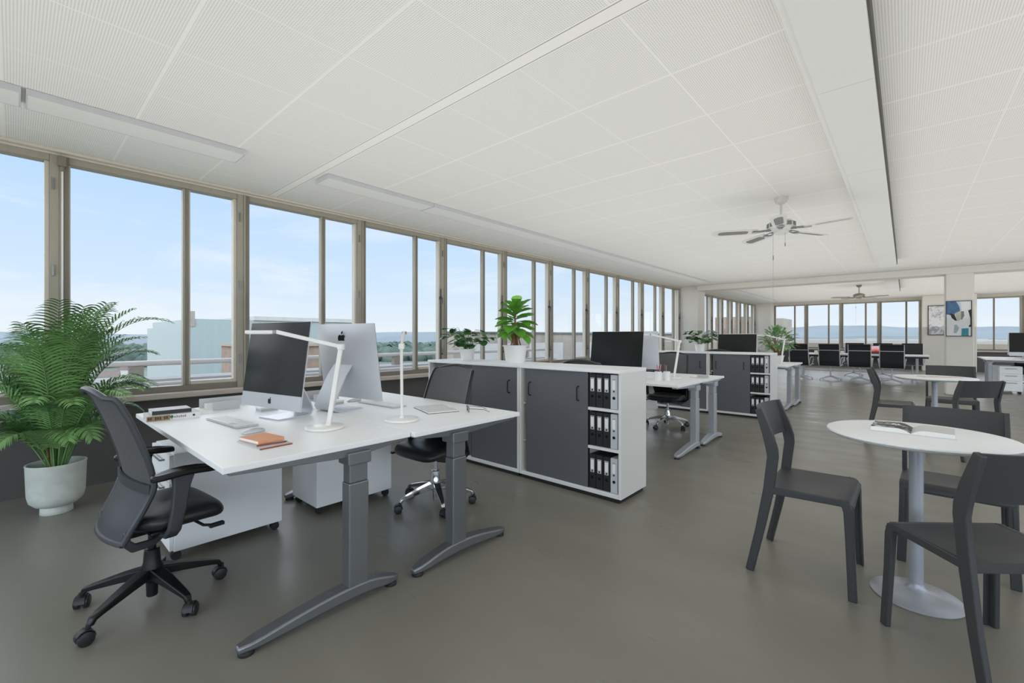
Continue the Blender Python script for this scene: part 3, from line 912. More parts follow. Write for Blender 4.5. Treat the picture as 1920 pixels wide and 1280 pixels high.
dup(ch1, 'grey task chair hidden behind the far cabinet, only its back top visible', (-2.42, 8.28, 0), 0, 1.0)
dup(ch2, 'black task chair cut by the right edge under the far right desk', (2.30, 16.45, 0), radians(190), 1.0)

# ================================================================== COMPUTERS
def apple(fn, a, b, s):
    body = [(0.0, 0.30), (0.10, 0.36), (0.22, 0.38), (0.33, 0.33), (0.40, 0.25), (0.33, 0.18), (0.29, 0.08), (0.30, -0.03), (0.36, -0.13), (0.44, -0.18),
            (0.38, -0.33), (0.28, -0.46), (0.18, -0.50), (0.08, -0.46), (0.0, -0.44), (-0.08, -0.46), (-0.18, -0.50), (-0.28, -0.45), (-0.38, -0.30), (-0.44, -0.12),
            (-0.45, 0.08), (-0.40, 0.25), (-0.30, 0.35), (-0.18, 0.38), (-0.08, 0.35)]
    leaf = [(0.0, 0.42), (0.02, 0.55), (0.10, 0.64), (0.21, 0.68), (0.20, 0.56), (0.12, 0.46)]
    m = MB()
    m.prism([(x * s, y * s) for x, y in body], fn, a, b)
    m.prism([(x * s, y * s) for x, y in leaf], fn, a, b)
    return m
def make_computer(label, loc, rz, w=0.60, h=0.515, tilt=7.5, group='slim silver all-in-one computers'):
    """faces local -Y, origin on the desk"""
    r = thing('desktop_computer', label, 'computer', loc, rz, group)
    T = Matrix.Translation((0, -0.105, 0.067)) @ Matrix.Rotation(radians(-tilt), 4, 'X')
    nu, nv = 24, 20
    m = MB(); top = []; bot = []
    for j in range(nv + 1):
        for i in range(nu + 1):
            u, v = i / nu, j / nv
            x = (u - 0.5) * w; z = v * h
            e = min(u, 1 - u, v, 1 - v)
            bu = (1 - abs(2 * u - 1) ** 2.4); bv = (1 - abs(2 * v - 1) ** 2.4)
            top.append((x, 0.0, z)); bot.append((x, 0.006 + 0.040 * (bu * bv) ** 0.9, z))
    W = nu + 1; K = len(top); fs_ = []
    for j in range(nv):
        for i in range(nu):
            a = j * W + i
            fs_.append((a, a + 1, a + W + 1, a + W)); fs_.append((K + a, K + a + W, K + a + W + 1, K + a + 1))
    ring = [i for i in range(W)] + [j * W + nu for j in range(1, nv + 1)] + [nv * W + i for i in range(nu - 1, -1, -1)] + [j * W for j in range(nv - 1, 0, -1)]
    for i in range(len(ring)):
        a, b = ring[i], ring[(i + 1) % len(ring)]
        fs_.append((a, K + a, K + b, b))
    m.add(top + bot, fs_).xf(T)
    body = m.build('casing', M_silver, r, smooth=True, angle=50)
    zc = h * 0.165
    MB().box(-w / 2 + 0.002, w / 2 - 0.002, -0.004, -0.0005, zc, h - 0.002).xf(T).build('screen', M_screen, r, bevel=0.0015)
    MB().box(-w / 2 + 0.001, w / 2 - 0.001, -0.003, -0.0005, 0.001, zc - 0.0015).xf(T).build('chin', M_silver, r)
    apple(lambda u, v, hh: tuple(T @ Vector((u, hh, v + zc * 0.5))), -0.0045, -0.002, 0.034).build('logo', M_logo, r)
    apple(lambda u, v, hh: tuple(T @ Vector((-u, hh, v + h * 0.80))), 0.034, 0.0365, 0.085).build('logo', M_logo, r)
    # bent-sheet stand
    st = MB()
    st.rect([(0, -0.11, 0.004), (0, 0.075, 0.004), (0, 0.105, 0.012), (0, 0.118, 0.035), (0, 0.105, 0.075), (0, 0.02, 0.235), (0, -0.03, 0.30)], [0.20, 0.20, 0.20, 0.20, 0.195, 0.19, 0.19], 0.008, (1, 0, 0))
    st.build('stand', M_silver, r, smooth=True, bevel=0.002, angle=60)
    arc = [(0.0, 0.125 - 0.0, 0.0)]
    c = MB()
    pts = []
    for k in range(9):
        a = radians(120 + 15 * k)
        pts.append((0.03 * cos(a) + 0.0, 0.095 + 0.018 * 0, 0.098 + 0.03 * sin(a)))
    c.tube([(p[0], 0.1 - (p[2] - 0.075) * 0.53 + 0.004, p[2]) for p in pts], 0.002, 6).build('cable_hole', M_grey, r)
    return r
cA = make_computer('silver computer on the near front desk with its dark screen towards the task chair', (-2.84, 1.11, 0.76), radians(10.8))
cB = dup(cA, 'silver computer on the far front desk seen from the back with black emblem', (-2.85, 1.46, 0.76), radians(189.7))
dup(cA, 'computer with dark screen rising behind the near cabinet row', (-2.57, 4.82, 0.76), radians(3), (1.10, 1, 0.955))
dup(cA, 'silver computer back on the middle desks, beside the dark screen and lamp arm', (-2.67, 5.42, 0.76), radians(186), (1.02, 1, 0.97))
dup(cA, 'computer with dark screen rising behind the far cabinet row', (-2.32, 8.90, 0.76), radians(3), (1.08, 1, 0.93))
dup(cA, 'silver computer back on the third desk pair next to the bushy plant', (-2.42, 9.44, 0.76), radians(186), (1.0, 1, 0.95))
dup(cA, 'computer with dark screen on the far right desk', (2.03, 14.72, 0.76), radians(-4), 1.0)
dup(cA, 'silver computer back beside the dark screen on the far right desk', (2.10, 15.38, 0.76), radians(184), 1.0)

def make_keyboard(label, loc, rz, num=True, group='slim white keyboards'):
    w, d = (0.43 if num else 0.28), 0.115
    r = thing('keyboard', label, 'keyboard', loc, rz, group)
    MB().box(-w / 2, w / 2, -d / 2, d / 2, 0.001, 0.009).build('base', M_lgrey, r, bevel=0.003)
    k = MB()
    cols = 21 if num else 14
    cw = (w - 0.012) / cols; rh = (d - 0.012) / 6
    for j in range(6):
        i = 0
        while i < cols:
            wd = 1
            if j == 0 and i == 3: wd = 6
            if num and i in (14, 17) :
                i += 0
            x = -w / 2 + 0.006 + cw * i
            if not (num and i in (14,) and False):
                gap = 0.0015 + (0.004 if (num and i == 14) else 0)
                k.box(x + gap, x + cw * wd - 0.0015, -d / 2 + 0.006 + rh * j + 0.0015, -d / 2 + 0.006 + rh * (j + 1) - 0.0015, 0.009, 0.0115)
            i += wd
    kk = k.build('keys', M_wplast, r, bevel=0.0008, seg=1)
    if num:
        MB().box(w * 0.17, w * 0.17 + cw * 3, -d / 2 + 0.012, -d / 2 + 0.012 + rh * 1.6, 0.0113, 0.0121).build('arrow_keys', M_lgrey, r)
    return r
kb = make_keyboard('white keyboard in front of the dark screen on the near front desk', (-2.87, 0.825, 0.76), radians(4))
dup(kb, 'white keyboard behind the silver computer back on the far front desk', (-2.83, 1.765, 0.76), radians(183))
def make_mouse(label, loc, rz):
    r = thing('computer_mouse', label, 'mouse', loc, rz, 'low white computer mice')
    m = MB(); nu = 24
    prof = [(0.0, 0), (0.85, 0.0), (1.0, 0.004), (0.98, 0.010), (0.82, 0.0165), (0.5, 0.021), (0.0, 0.0225)]
    vs_, fs_ = [], []
    for pr, pz in prof:
        for k in range(nu):
            a = 2 * pi * k / nu
            vs_.append((0.029 * pr * (abs(cos(a)) ** 0.8) * (1 if cos(a) >= 0 else -1), 0.057 * pr * (abs(sin(a)) ** 0.85) * (1 if sin(a) >= 0 else -1), pz))
    for i in range(len(prof) - 1):
        for k in range(nu):
            k2 = (k + 1) % nu
            fs_.append((i * nu + k, i * nu + k2, (i + 1) * nu + k2, (i + 1) * nu + k))
    m.add(vs_, fs_)
    m.build('shell', M_silver, r, smooth=True, angle=60)
    return r
ms = make_mouse('white computer mouse between the keyboard and the orange notebook', (-2.49, 0.815, 0.76), radians(12))
dup(ms, 'white computer mouse just behind the silver computer back, on the far front desk', (-3.13, 1.72, 0.76), radians(185))

# ------------------------------------------------------------------ desk lamps
def make_lamp(label, loc, rz, group='white swing-arm desk lamps'):
    """arm reaches local +X"""
    r = thing('desk_lamp', label, 'desk lamp', loc, rz, group)
    MB().lathe([(0, 0), (0.094, 0), (0.098, 0.003), (0.098, 0.011), (0.094, 0.015), (0.02, 0.019), (0, 0.019)], seg=48, cap=False).build('base', M_lamp, r, smooth=True, angle=50)
    p = MB().rect([(-0.02, 0, 0.018), (-0.085, 0, 0.425)], 0.016, 0.024, (0, 1, 0))
    p.tube([(-0.02, 0, 0.012), (-0.02, 0, 0.03)], 0.016, 14)
    p.build('lower_arm', M_lamp, r, bevel=0.003)
    MB().tube([(-0.085, -0.016, 0.435), (-0.085, 0.016, 0.435)], 0.016, 18).box(-0.105, -0.07, -0.012, 0.012, 0.42, 0.45).build('elbow_joint', M_lamp, r, bevel=0.002)
    MB().rect([(-0.085, 0, 0.437), (0.26, 0, 0.516)], 0.016, 0.020, (0, 1, 0)).build('upper_arm', M_lamp, r, bevel=0.003)
    MB().tube([(0.265, -0.013, 0.516), (0.265, 0.013, 0.516)], 0.009, 14).build('head_joint', M_grey, r)
    h = MB().box(0.272, 0.42, -0.016, 0.016, 0.505, 0.524).build('lamp_head', M_lamp, r, bevel=0.004)
    MB().box(0.28, 0.412, -0.011, 0.011, 0.5035, 0.506).build('light_strip', M_wplast, h)
    return r
la = make_lamp('white desk lamp with arm stretched across the front computer screens', (-2.32, 1.105, 0.76), radians(221.6))
dup(la, 'white desk lamp seen edge-on, on the far front desk', (-2.20, 1.51, 0.76), radians(143))
dup(la, 'white desk lamp on the middle desk pair by the pencil cup', (-2.06, 5.18, 0.76), radians(221.6))
dup(la, 'white desk lamp on the third desk pair, beside the bushy plant', (-1.72, 9.35, 0.76), radians(221.6))

# ------------------------------------------------------------------ books, papers, small things
def make_book(label, loc, rz, w, d, h, cover, group=None, spine=None, name='book'):
    """spine at local -Y, w along X"""
    r = thing(name, label, 'book', loc, rz, group)
    MB().box(-w / 2, w / 2, -d / 2, d / 2, 0, 0.002).box(-w / 2, w / 2, -d / 2, d / 2, h - 0.002, h).build('cover', cover, r)
    MB().box(-w / 2 + 0.002, w / 2 - 0.002, -d / 2 + 0.002, d / 2 - 0.003, 0.002, h - 0.002).build('page_block', M_pages, r)
    MB().box(-w / 2, w / 2, -d / 2 - 0.0015, -d / 2 + 0.002, 0, h).build('spine', spine or cover, r)
    return r
# spine along +X side in the photo: rotate so local -Y looks to +X
bk1 = make_book('thick pale book at the bottom of the desk stack, its spine half tan half white', (-3.34, 0.640, 0.76), radians(86), 0.255, 0.20, 0.030, M_lgrey, 'stacked books on the near front desk', M_paper)
MB().box(-0.127, -0.02, -0.1035, -0.1012, 0.001, 0.029).build('tan_spine_panel', M_tan, bk1)
MB().tube([(0.095, -0.1035, 0.016), (0.095, -0.101, 0.016)], 0.006, 14).build('spine_dot', M_logo, bk1)
g_ = MB()
for i in range(6):
    g_.box(0.0 + 0.010 * i, 0.0065 + 0.010 * i, -0.1032, -0.1014, 0.010, 0.020 + 0.003 * (i % 2))
g_.build('spine_lettering', M_grey, bk1)
g_ = MB()
for i in range(9):
    if i in (2, 6): continue
    g_.box(-0.122 + 0.0105 * i, -0.1145 + 0.0105 * i, -0.1045, -0.1030, 0.008, 0.024)
g_.build('spine_lettering', mat('dark_brown_print', rgb(82, 60, 40), 0.6, noise=0.1), bk1)
MB().tube([(-0.012, -0.1035, 0.018), (-0.012, -0.1012, 0.018)], 0.009, 10).tube([(-0.012, -0.1032, 0.002), (-0.012, -0.1032, 0.014)], 0.0015, 6).build('spine_tree_picture', M_leafa, bk1)
make_book('smaller white book with charcoal spine lying on top of the pale book', (-3.36, 0.635, 0.7905), radians(88), 0.19, 0.15, 0.022, M_lgrey, 'stacked books on the near front desk', M_dkbook)

def make_notebook():
    r = thing('notebook', 'thin white notebook with reddish edge under the orange one', 'notebook', (-2.205, 0.767, 0.76), radians(4))
    MB().box(-0.12, 0.12, -0.07, 0.07, 0, 0.0015).box(-0.12, 0.12, -0.07, 0.07, 0.0045, 0.006).build('cover', M_lgrey, r)
    MB().box(-0.118, 0.118, -0.068, 0.068, 0.0015, 0.0045).build('page_block', M_pages, r)
    MB().box(0.118, 0.121, -0.07, 0.07, 0, 0.006).build('spine', M_red, r)
    r = thing('notebook', 'peach orange notebook lying on the white one by the mouse', 'notebook', (-2.255, 0.772, 0.7665), radians(9))
    MB().box(-0.085, 0.085, -0.06, 0.06, 0, 0.002).box(-0.085, 0.085, -0.06, 0.06, 0.013, 0.0155).box(0.083, 0.086, -0.06, 0.06, 0, 0.0155).build('cover', M_orange, r, bevel=0.0008)
    MB().box(-0.083, 0.082, -0.058, 0.058, 0.002, 0.013).build('page_block', M_paper, r)
    r = thing('pencil', 'red and black pencil lying beside the orange notebook', 'pencil', (-2.128, 0.775, 0.7705), radians(86))
    MB().tube([(-0.065, 0, 0), (0.05, 0, 0)], 0.0036, 6).build('barrel', M_red, r)
    MB().tube([(0.05, 0, 0), (0.062, 0, 0)], [0.0036, 0.0008], 6).build('tip', M_logo, r)
make_notebook()

# paper tray, letter holder, box
def upright_card(mb, x, y0, y1, h, t=0.004):
    mb.box(x, x + t, y0, y1, 0.0, h)
r = thing('letter_holder', 'low grey two-panel letter holder behind the books, near the window', 'desk organizer', (-3.52, 0.98, 0.76), radians(2))
MB().box(0.10, 0.105, -0.11, 0.05, 0, 0.058).build('front_panel', M_lgrey, r, bevel=0.001)
MB().box(-0.11, -0.105, -0.13, 0.18, 0, 0.062).build('back_panel', M_lgrey, r, bevel=0.001)
MB().box(-0.105, 0.10, -0.06, 0.05, 0, 0.003).build('bottom_panel', M_grey, r)
MB().box(0.0, 0.002, -0.13, -0.02, 0.003, 0.042).build('divider', M_paper, r)
r = thing('card_box', 'small white lidded box beside the grey letter holder', 'box', (-3.19, 1.13, 0.76), radians(4))
MB().box(-0.04, 0.04, -0.06, 0.05, 0, 0.014).build('tray', M_lgrey, r, bevel=0.002)
MB().box(-0.042, 0.042, -0.062, 0.052, 0.014, 0.026).build('lid', M_wplast, r, bevel=0.003)
o = MB().box(-0.105, 0.105, -0.148, 0.148, 0, 0.002).build('paper_sheet', M_paper, None, loc=(-3.46, 0.80, 0.7602), rot=(0, 0, radians(78)))
tag(o, 'white paper sheets lying flat between the books and letter holder', 'paper')
r = thing('letter_holder', 'low grey letter holder half hidden behind the near computer stand', 'desk organizer', (-3.42, 1.62, 0.76), radians(2))
MB().box(0.10, 0.105, -0.13, 0.07, 0, 0.055).build('front_panel', M_lgrey, r, bevel=0.001)
MB().box(-0.10, -0.095, -0.15, 0.15, 0, 0.062).build('back_panel', M_lgrey, r, bevel=0.001)
MB().box(-0.095, 0.10, -0.12, 0.07, 0, 0.003).build('bottom_panel', M_grey, r)
r = thing('card_box', 'small white box between the two front computers', 'box', (-3.12, 1.56, 0.76), radians(4))
MB().box(-0.04, 0.04, -0.06, 0.05, 0, 0.014).build('tray', M_lgrey, r, bevel=0.002)
MB().box(-0.042, 0.042, -0.062, 0.052, 0.014, 0.026).build('lid', M_wplast, r, bevel=0.003)

def open_book(label, loc, rz, w, d, th, left_m, cover, name='open_book', right_m=None):
    """two page blocks meeting at local x=0, open along Y"""
    r = thing(name, label, 'book', loc, rz)
    MB().box(-w, w, -d / 2, d / 2, 0, 0.0025).build('cover', cover, r)
    for s, mm in ((-1, left_m), (1, right_m or M_paper)):
        def pg(u, v, s=s):
            x = s * u * (w - 0.006)
            z = 0.003 + th * (1 - (1 - min(1, u * 2.6)) ** 2) * (1 - 0.25 * u) 
            return Vector((x, (v - 0.5) * (d - 0.008), z)), Vector((0, 0, 1))
        n = 14
        top = [pg(i / n, v)[0] for v in (0, 1) for i in range(n + 1)]
        low = [Vector((p.x, p.y, 0.0026)) for p in top]
        K = len(top); W = n + 1; fs_ = []
        for i in range(n):
            fs_.append((i, i + 1, W + i + 1, W + i)); fs_.append((K + i, K + W + i, K + W + i + 1, K + i + 1))
            fs_.append((i, K + i, K + i + 1, i + 1)); fs_.append((W + i, W + i + 1, K + W + i + 1, K + W + i))
        fs_.append((n, K + n, K + W + n, W + n)); fs_.append((0, W, K + W, K))
        pb = MB().add(top + low, fs_).build('page_block', M_paper, r, smooth=True, angle=50)
        if mm is not M_paper:
            q = [Vector((p.x, p.y, p.z + 0.0006)) for p in top]
            MB().add(q, [(i, i + 1, W + i + 1, W + i) for i in range(n)]).build('printed_page', mm, pb, smooth=True)
    return r

def blotch(name, c1, c2, scale, thr, c3=None):
    m = bpy.data.materials.new(name)
    m.use_nodes = True
    t = m.node_tree; b = t.nodes['Principled BSDF']; b.inputs['Roughness'].default_value = 0.5
    c = N(t, 'ShaderNodeTexCoord')
    n = N(t, 'ShaderNodeTexNoise', inp={'Scale': scale, 'Detail': 4.0, 'Distortion': 1.5})
    t.links.new(c.outputs['Object'], n.inputs['Vector'])
    st = [(0.0, c1), (thr, c1), (thr + 0.05, c2)]
    if c3: st += [(0.62, c2), (0.66, c3)]
    r = ramp(t, st)
    t.links.new(n.outputs['Fac'], r.inputs[0]); t.links.new(r.outputs[0], b.inputs['Base Color'])
    return m
M_photo = blotch('black_and_white_photo_page', rgb(24, 24, 26), rgb(225, 225, 226), 16, 0.54)
M_mag = blotch('pink_magazine_page', rgb(240, 226, 220), rgb(224, 178, 168), 10, 0.48, rgb(196, 96, 92))
M_text = ribbed('grey_text_lines', rgb(214, 214, 212), 55, 'Y')
open_book('thin open book beside the glasses on the far front desk', (-2.36, 1.885, 0.76), radians(-18), 0.15, 0.21, 0.009, M_text, M_dkbook, right_m=M_text)
open_book('thick open book with a black and white photo page on the near round table', (0.025, 2.925, 0.786), radians(-3), 0.155, 0.20, 0.022, M_photo, M_paper, right_m=M_text)
o = open_book('pink-toned magazine open on the far round table', (0.29, 7.03, 0.786), radians(20), 0.17, 0.23, 0.003, M_mag, M_paper, name='magazine', right_m=M_mag)
open_book('small notebook lying open at the edge of the middle desks', (-1.86, 5.50, 0.76), radians(30), 0.10, 0.13, 0.004, M_paper, M_grey, name='open_notebook')
o = make_book('small grey book on the middle desks near the lamp', (-1.80, 5.44, 0.776), radians(35), 0.12, 0.05, 0.012, M_grey)

# eyeglasses
r = thing('eyeglasses', 'black-framed eyeglasses lying folded open next to the thin open book', 'glasses', (-2.13, 1.965, 0.762), radians(-35))
g_ = MB()
for sx in (-1, 1):
    pts = []
    for k in range(25):
        a = 2 * pi * k / 24
        pts.append((sx * 0.034 + 0.024 * cos(a), 0.0, 0.020 + 0.019 * sin(a)))
    g_.tube(pts, 0.0018, 6, cap=False)
g_.tube([(-0.010, 0, 0.024), (0, 0, 0.028), (0.010, 0, 0.024)], 0.0016, 6)
g_.build('rim', M_logo, r, smooth=True)
for sx in (-1, 1):
    MB().tube([(sx * 0.058, 0, 0.028), (sx * 0.062, 0.01, 0.028), (sx * 0.058, 0.10, 0.018), (sx * 0.054, 0.135, 0.002)], 0.0016, 6).build('temple', M_logo, r, smooth=True)
    MB().tube([(sx * 0.034, -0.0008, 0.02), (sx * 0.034, 0.0008, 0.02)], 0.022, 20).build('lens', M_glass, r)

# pencil cups
def make_cup(label, loc, n=7, seedv=3):
    r = thing('pencil_cup', label, 'pen holder', loc)
    MB().lathe([(0, 0), (0.036, 0), (0.038, 0.10), (0.034, 0.10), (0.032, 0.006), (0, 0.006)], seg=28, cap=False).build('cup', M_wplast, r, smooth=True, angle=50)
    return r
cup = make_cup('white cup of pencils on the middle desk pair behind the near cabinet', (-2.07, 4.80, 0.76))
cup2 = make_cup('second smaller white holder next to the pencil cup', (-2.00, 4.87, 0.76))
rnd = random.Random(4)
for i, (cn, mm) in enumerate((('dark', M_black), ('red', mat('pencil_red', rgb(190, 60, 60), 0.4)), ('tan', M_orange), ('pink', mat('pencil_pink', rgb(214, 120, 130), 0.4)), ('grey', M_grey), ('brown', M_stem))):
    a = rnd.uniform(0, 6.28); q = rnd.uniform(0.008, 0.022)
    lean = 0.016
    bx_, by_ = (-2.07, 4.80) if i < 4 else (-2.00, 4.87)
    o = MB().tube([(bx_ + q * 0.4 * cos(a), by_ + q * 0.4 * sin(a), 0.768), (bx_ + (q + lean) * cos(a) * 1.0, by_ + (q + lean) * sin(a), 0.918 + 0.012 * (i % 3))], 0.0038, 6).build('pencil', mm)
    tag(o, '%s pencil sticking out of the %s on the middle desks' % (cn, 'white pencil cup' if i < 4 else 'smaller white holder'), 'pencil', 'pencils in the cups')

# ================================================================== CAFE SET
def make_cafe_chair(label, loc, rz, group='anthracite stacking chairs'):
    """faces local +Y"""
    r = thing('stacking_chair', label, 'chair', loc, rz, group)
    hw = 0.222
    pl = [(-0.225, 0.0), (-0.178, 0.22), (-0.138, 0.44), (-0.118, 0.62), (-0.122, 0.66), (-0.142, 0.74), (-0.185, 0.865)]
    for sx in (-1, 1):
        w = [0.038, 0.042, 0.05, 0.052, 0.056, 0.05, 0.034]
        inn = [hw + 0.014, hw + 0.008, hw, hw, hw, hw, hw]
        b = MB().rect([(sx * inn[i], pl[i][0], pl[i][1]) for i in range(7)], w, 0.024, (0, 1, 0))
        # angle flange of the lower leg
        b.rect([(sx * (inn[i] - 0.014), pl[i][0] + 0.015, pl[i][1]) for i in range(3)], 0.03, 0.008, (1, 0, 0))
        b.build('back_leg', M_anth, r, bevel=0.006, smooth=True, angle=50)
        fl = MB().rect([(sx * (hw + 0.012), 0.215, 0.0), (sx * (hw + 0.003), 0.205, 0.26), (sx * hw, 0.20, 0.41), (sx * hw, 0.19, 0.445), (sx * hw, 0.16, 0.458)], [0.034, 0.036, 0.042, 0.042, 0.03], 0.024, (0, 1, 0))
        fl.rect([(sx * (hw - 0.002), 0.228, 0.0), (sx * (hw - 0.010), 0.218, 0.26), (sx * (hw - 0.012), 0.214, 0.44)], 0.034, 0.008, (1, 0, 0))
        fl.build('front_leg', M_anth, r, bevel=0.005, smooth=True, angle=50)
        MB().rect([(sx * hw, -0.13, 0.444), (sx * hw, 0.19, 0.452)], 0.024, 0.034, (1, 0, 0)).build('side_rail', M_anth, r, bevel=0.004)
    def seat(u, v):
        x = (u - 0.5) * 2 * (hw + 0.006)
        y = -0.155 + v * 0.375
        z = 0.458 - 0.012 * sin(pi * u) * sin(pi * min(1, v * 1.1)) + 0.004 * v - 0.03 * max(0, (v - 0.92) / 0.08) ** 2
        return Vector((x, y, z)), Vector((0, 0, 1))
    MB().slab(seat, 14, 16, 0.012).build('seat', M_anth, r, smooth=True, angle=60)
    MB().rect([(-hw, -0.145, 0.437), (hw, -0.145, 0.437)], 0.030, 0.012, (0, 0, 1)).build('cross_rail', M_anth, r, bevel=0.003)
    MB().rect([(-hw, 0.205, 0.432), (hw, 0.205, 0.432)], 0.036, 0.012, (0, 0, 1)).build('cross_rail', M_anth, r, bevel=0.003)
    def bkf(u, v):
        x = (u - 0.5) * 2
        z0 = 0.685 + (0.012 if abs(x) > 0.93 else 0)
        z = 0.682 + v * 0.185
        yb = -0.130 + (-0.185 + 0.130) * v
        y = yb - 0.042 * (1 - x * x)
        return Vector((x * hw, y, z)), Vector((0, 0.95, 0.25))
    MB().slab(bkf, 18, 8, 0.009).build('backrest', M_anth, r, smooth=True, angle=60)
    return r
def make_round_table(label, loc, R, group='white round bistro tables'):
    r = thing('round_table', label, 'table', loc, 0, group)
    MB().lathe([(0, 0.758), (R - 0.025, 0.758), (R - 0.006, 0.768), (R, 0.776), (R - 0.002, 0.782), (R - 0.008, 0.785), (0, 0.785)], seg=72, cap=False).build('tabletop', M_white, r, smooth=True, angle=30)
    MB().lathe([(0, 0.0), (0.172, 0.0), (0.175, 0.004), (0.17, 0.009), (0.10, 0.022), (0.045, 0.036), (0.031, 0.052), (0.028, 0.07), (0, 0.07)], seg=56, cap=False).build('base', M_alu, r, smooth=True, angle=40)
    MB().tube([(0, 0, 0.06), (0, 0, 0.745)], 0.027, 28).build('column', M_alu, r, smooth=True)
    MB().lathe([(0, 0.735), (0.05, 0.735), (0.11, 0.752), (0.11, 0.758), (0, 0.758)], seg=32, cap=False).build('top_plate', M_alu, r, smooth=True, angle=30)
    return r
T1 = (0.040, 2.885, 0); T2 = (0.255, 7.05, 0)
make_round_table('white round table with the open book, at the right foreground', T1, 0.352)
make_round_table('smaller-looking white round table farther back, with a magazine', T2, 0.36)
cc = make_cafe_chair('anthracite chair standing left of the near round table, side view', (-0.40, 2.865, 0), radians(-90))
dup(cc, 'anthracite chair behind the near round table, facing the viewer', (0.205, 3.50, 0), radians(178), 0.95)
dup(cc, 'anthracite chair cut by the right edge in front of the near round table', (0.245, 2.50, 0), radians(40), 0.975)
dup(cc, 'anthracite chair standing left of the far round table', (-0.13, 6.97, 0), radians(-90))
dup(cc, 'anthracite chair behind the far round table, below the abstract painting', (0.44, 7.95, 0), radians(180))
dup(cc, 'anthracite chair at the right of the far round table, its back towards the viewer', (0.47, 6.58, 0), radians(40), 0.93)

# ================================================================== PLANTS
def make_palm():
    r = thing('potted_palm', 'bushy areca palm in a pale speckled footed pot by the window', 'plant', (-4.53, 0.205, 0))
    MB().lathe([(0, 0), (0.082, 0), (0.086, 0.004), (0.084, 0.045), (0.080, 0.052), (0.112, 0.064), (0.140, 0.095), (0.150, 0.14), (0.157, 0.345), (0.160, 0.352), (0.158, 0.357), (0.148, 0.357), (0.143, 0.345), (0.138, 0.15), (0, 0.13)], seg=56, cap=False).build('pot', M_pot, r, smooth=True, angle=50)
    MB().lathe([(0, 0.302), (0.142, 0.30), (0, 0.28)], seg=30, cap=False).build('soil', M_soil, r, smooth=True)
    rnd = random.Random(11)
    cn = MB()
    specs = []
    # (azimuth, start steepness deg, length, sag)
    for i in range(50):
        az = rnd.uniform(0, 2 * pi)
        tier = i % 4
        el = (85, 80, 73, 66)[tier] + rnd.uniform(-4, 4)
        ln = (1.22, 1.08, 0.88, 0.66)[tier] * rnd.uniform(0.88, 1.1)
        specs.append((az, el, ln, (1.0, 1.35, 1.75, 2.1)[tier]))
    # a few signature fronds: tall arc to the right, low reach to the right, sweep to the left
    specs += [(radians(80), 82, 1.50, 1.75), (radians(95), 77, 1.20, 1.7), (radians(262), 80, 1.26, 1.7), (radians(275), 73, 1.05, 1.8), (radians(85), 66, 0.75, 1.9), (radians(270), 64, 0.80, 1.9),
              (radians(100), 86, 1.30, 0.8), (radians(20), 85, 1.25, 0.8), (radians(-20), 80, 1.2, 1.1)]
    for i, (az, el, ln, sag) in enumerate(specs):
        wallside = cos(az)
        if wallside < -0.35:
            ln *= 0.78; el = max(el, 74)
        d = Vector((cos(az), sin(az) * 0.8, 0))
        p = Vector((0, 0, 0.30)) + d * rnd.uniform(0.02, 0.06)
        pts = [p.copy()]
        a = radians(el); n = 20; st = ln / n
        for k in range(n):
            u = k / n
            a -= radians(sag * 7.2) * (u ** 1.5) * 1.0
            p = p + (d * cos(a) + Vector((0, 0, sin(a)))) * st
            p.x = max(p.x, -0.55)
            pts.append(p.copy())
        side = Vector((-d.y, d.x, 0))
        f = MB()
        f.tube(pts, [0.0055 - 0.0045 * (k / n) for k in range(n + 1)], 5)
        q0 = 0.36 if ln > 0.85 else 0.30
        N_ = 30
        for k in range(N_):
            u = q0 + (1 - q0) * (k + 0.5) / N_
            t = u * n; j = min(int(t), n - 1); c = pts[j].lerp(pts[j + 1], t - j)
            tg = (pts[j + 1] - pts[j]).normalized()
            upv = tg.cross(side).normalized()
            if upv.z < 0: upv = -upv
            w_ = sin(pi * min(1, (k + 2.5) / (N_ + 2)) ** 0.8)
            L = (0.06 + 0.15 * w_) * (0.8 + 0.2 * ln) * rnd.uniform(0.85, 1.12)
            for s in (-1, 1):
                dr = (side * s * 0.72 + tg * 0.62 + upv * 0.42).normalized()
                pp = c.copy(); wd = 0.0068
                w0 = tg * wd
                prev = [pp - w0 * 0.5, pp + w0 * 0.5]
                base = len(f.v)
                vs_ = list(prev); fs_ = []
                m_ = 4
                for q in range(1, m_ + 1):
                    dr = (dr + Vector((0, 0, -0.13 - 0.06 * q))).normalized()
                    pp = pp + dr * (L / m_)
                    pp.x = max(pp.x, -0.57)
                    ww = wd * (1.35, 1.25, 0.85, 0.12)[q - 1]
                    wv = tg - dr * tg.dot(dr)
                    if wv.length < 1e-3: wv = side
                    wv = wv.normalized() * ww
                    vs_ += [pp - wv * 0.5 * 1.3, pp + wv * 0.5 * 1.3]
                    e = (q - 1) * 2
                    fs_.append((e, e + 1, e + 3, e + 2))
                f.add(vs_, fs_)
        f.build('frond', M_frond if i % 3 else M_frond2, r, smooth=True, angle=80)
    for i in range(16):
        az = rnd.uniform(0, 2 * pi); q = rnd.uniform(0.01, 0.06)
        cn.tube([(q * cos(az), q * sin(az), 0.28), (q * 1.25 * cos(az), q * 1.25 * sin(az), 0.45), (q * 1.6 * cos(az), q * 1.6 * sin(az), 0.68)], [0.009, 0.007, 0.004], 7)
    cn.build('cane', M_cane, r, smooth=True)['kind'] = 'stuff'
make_palm()

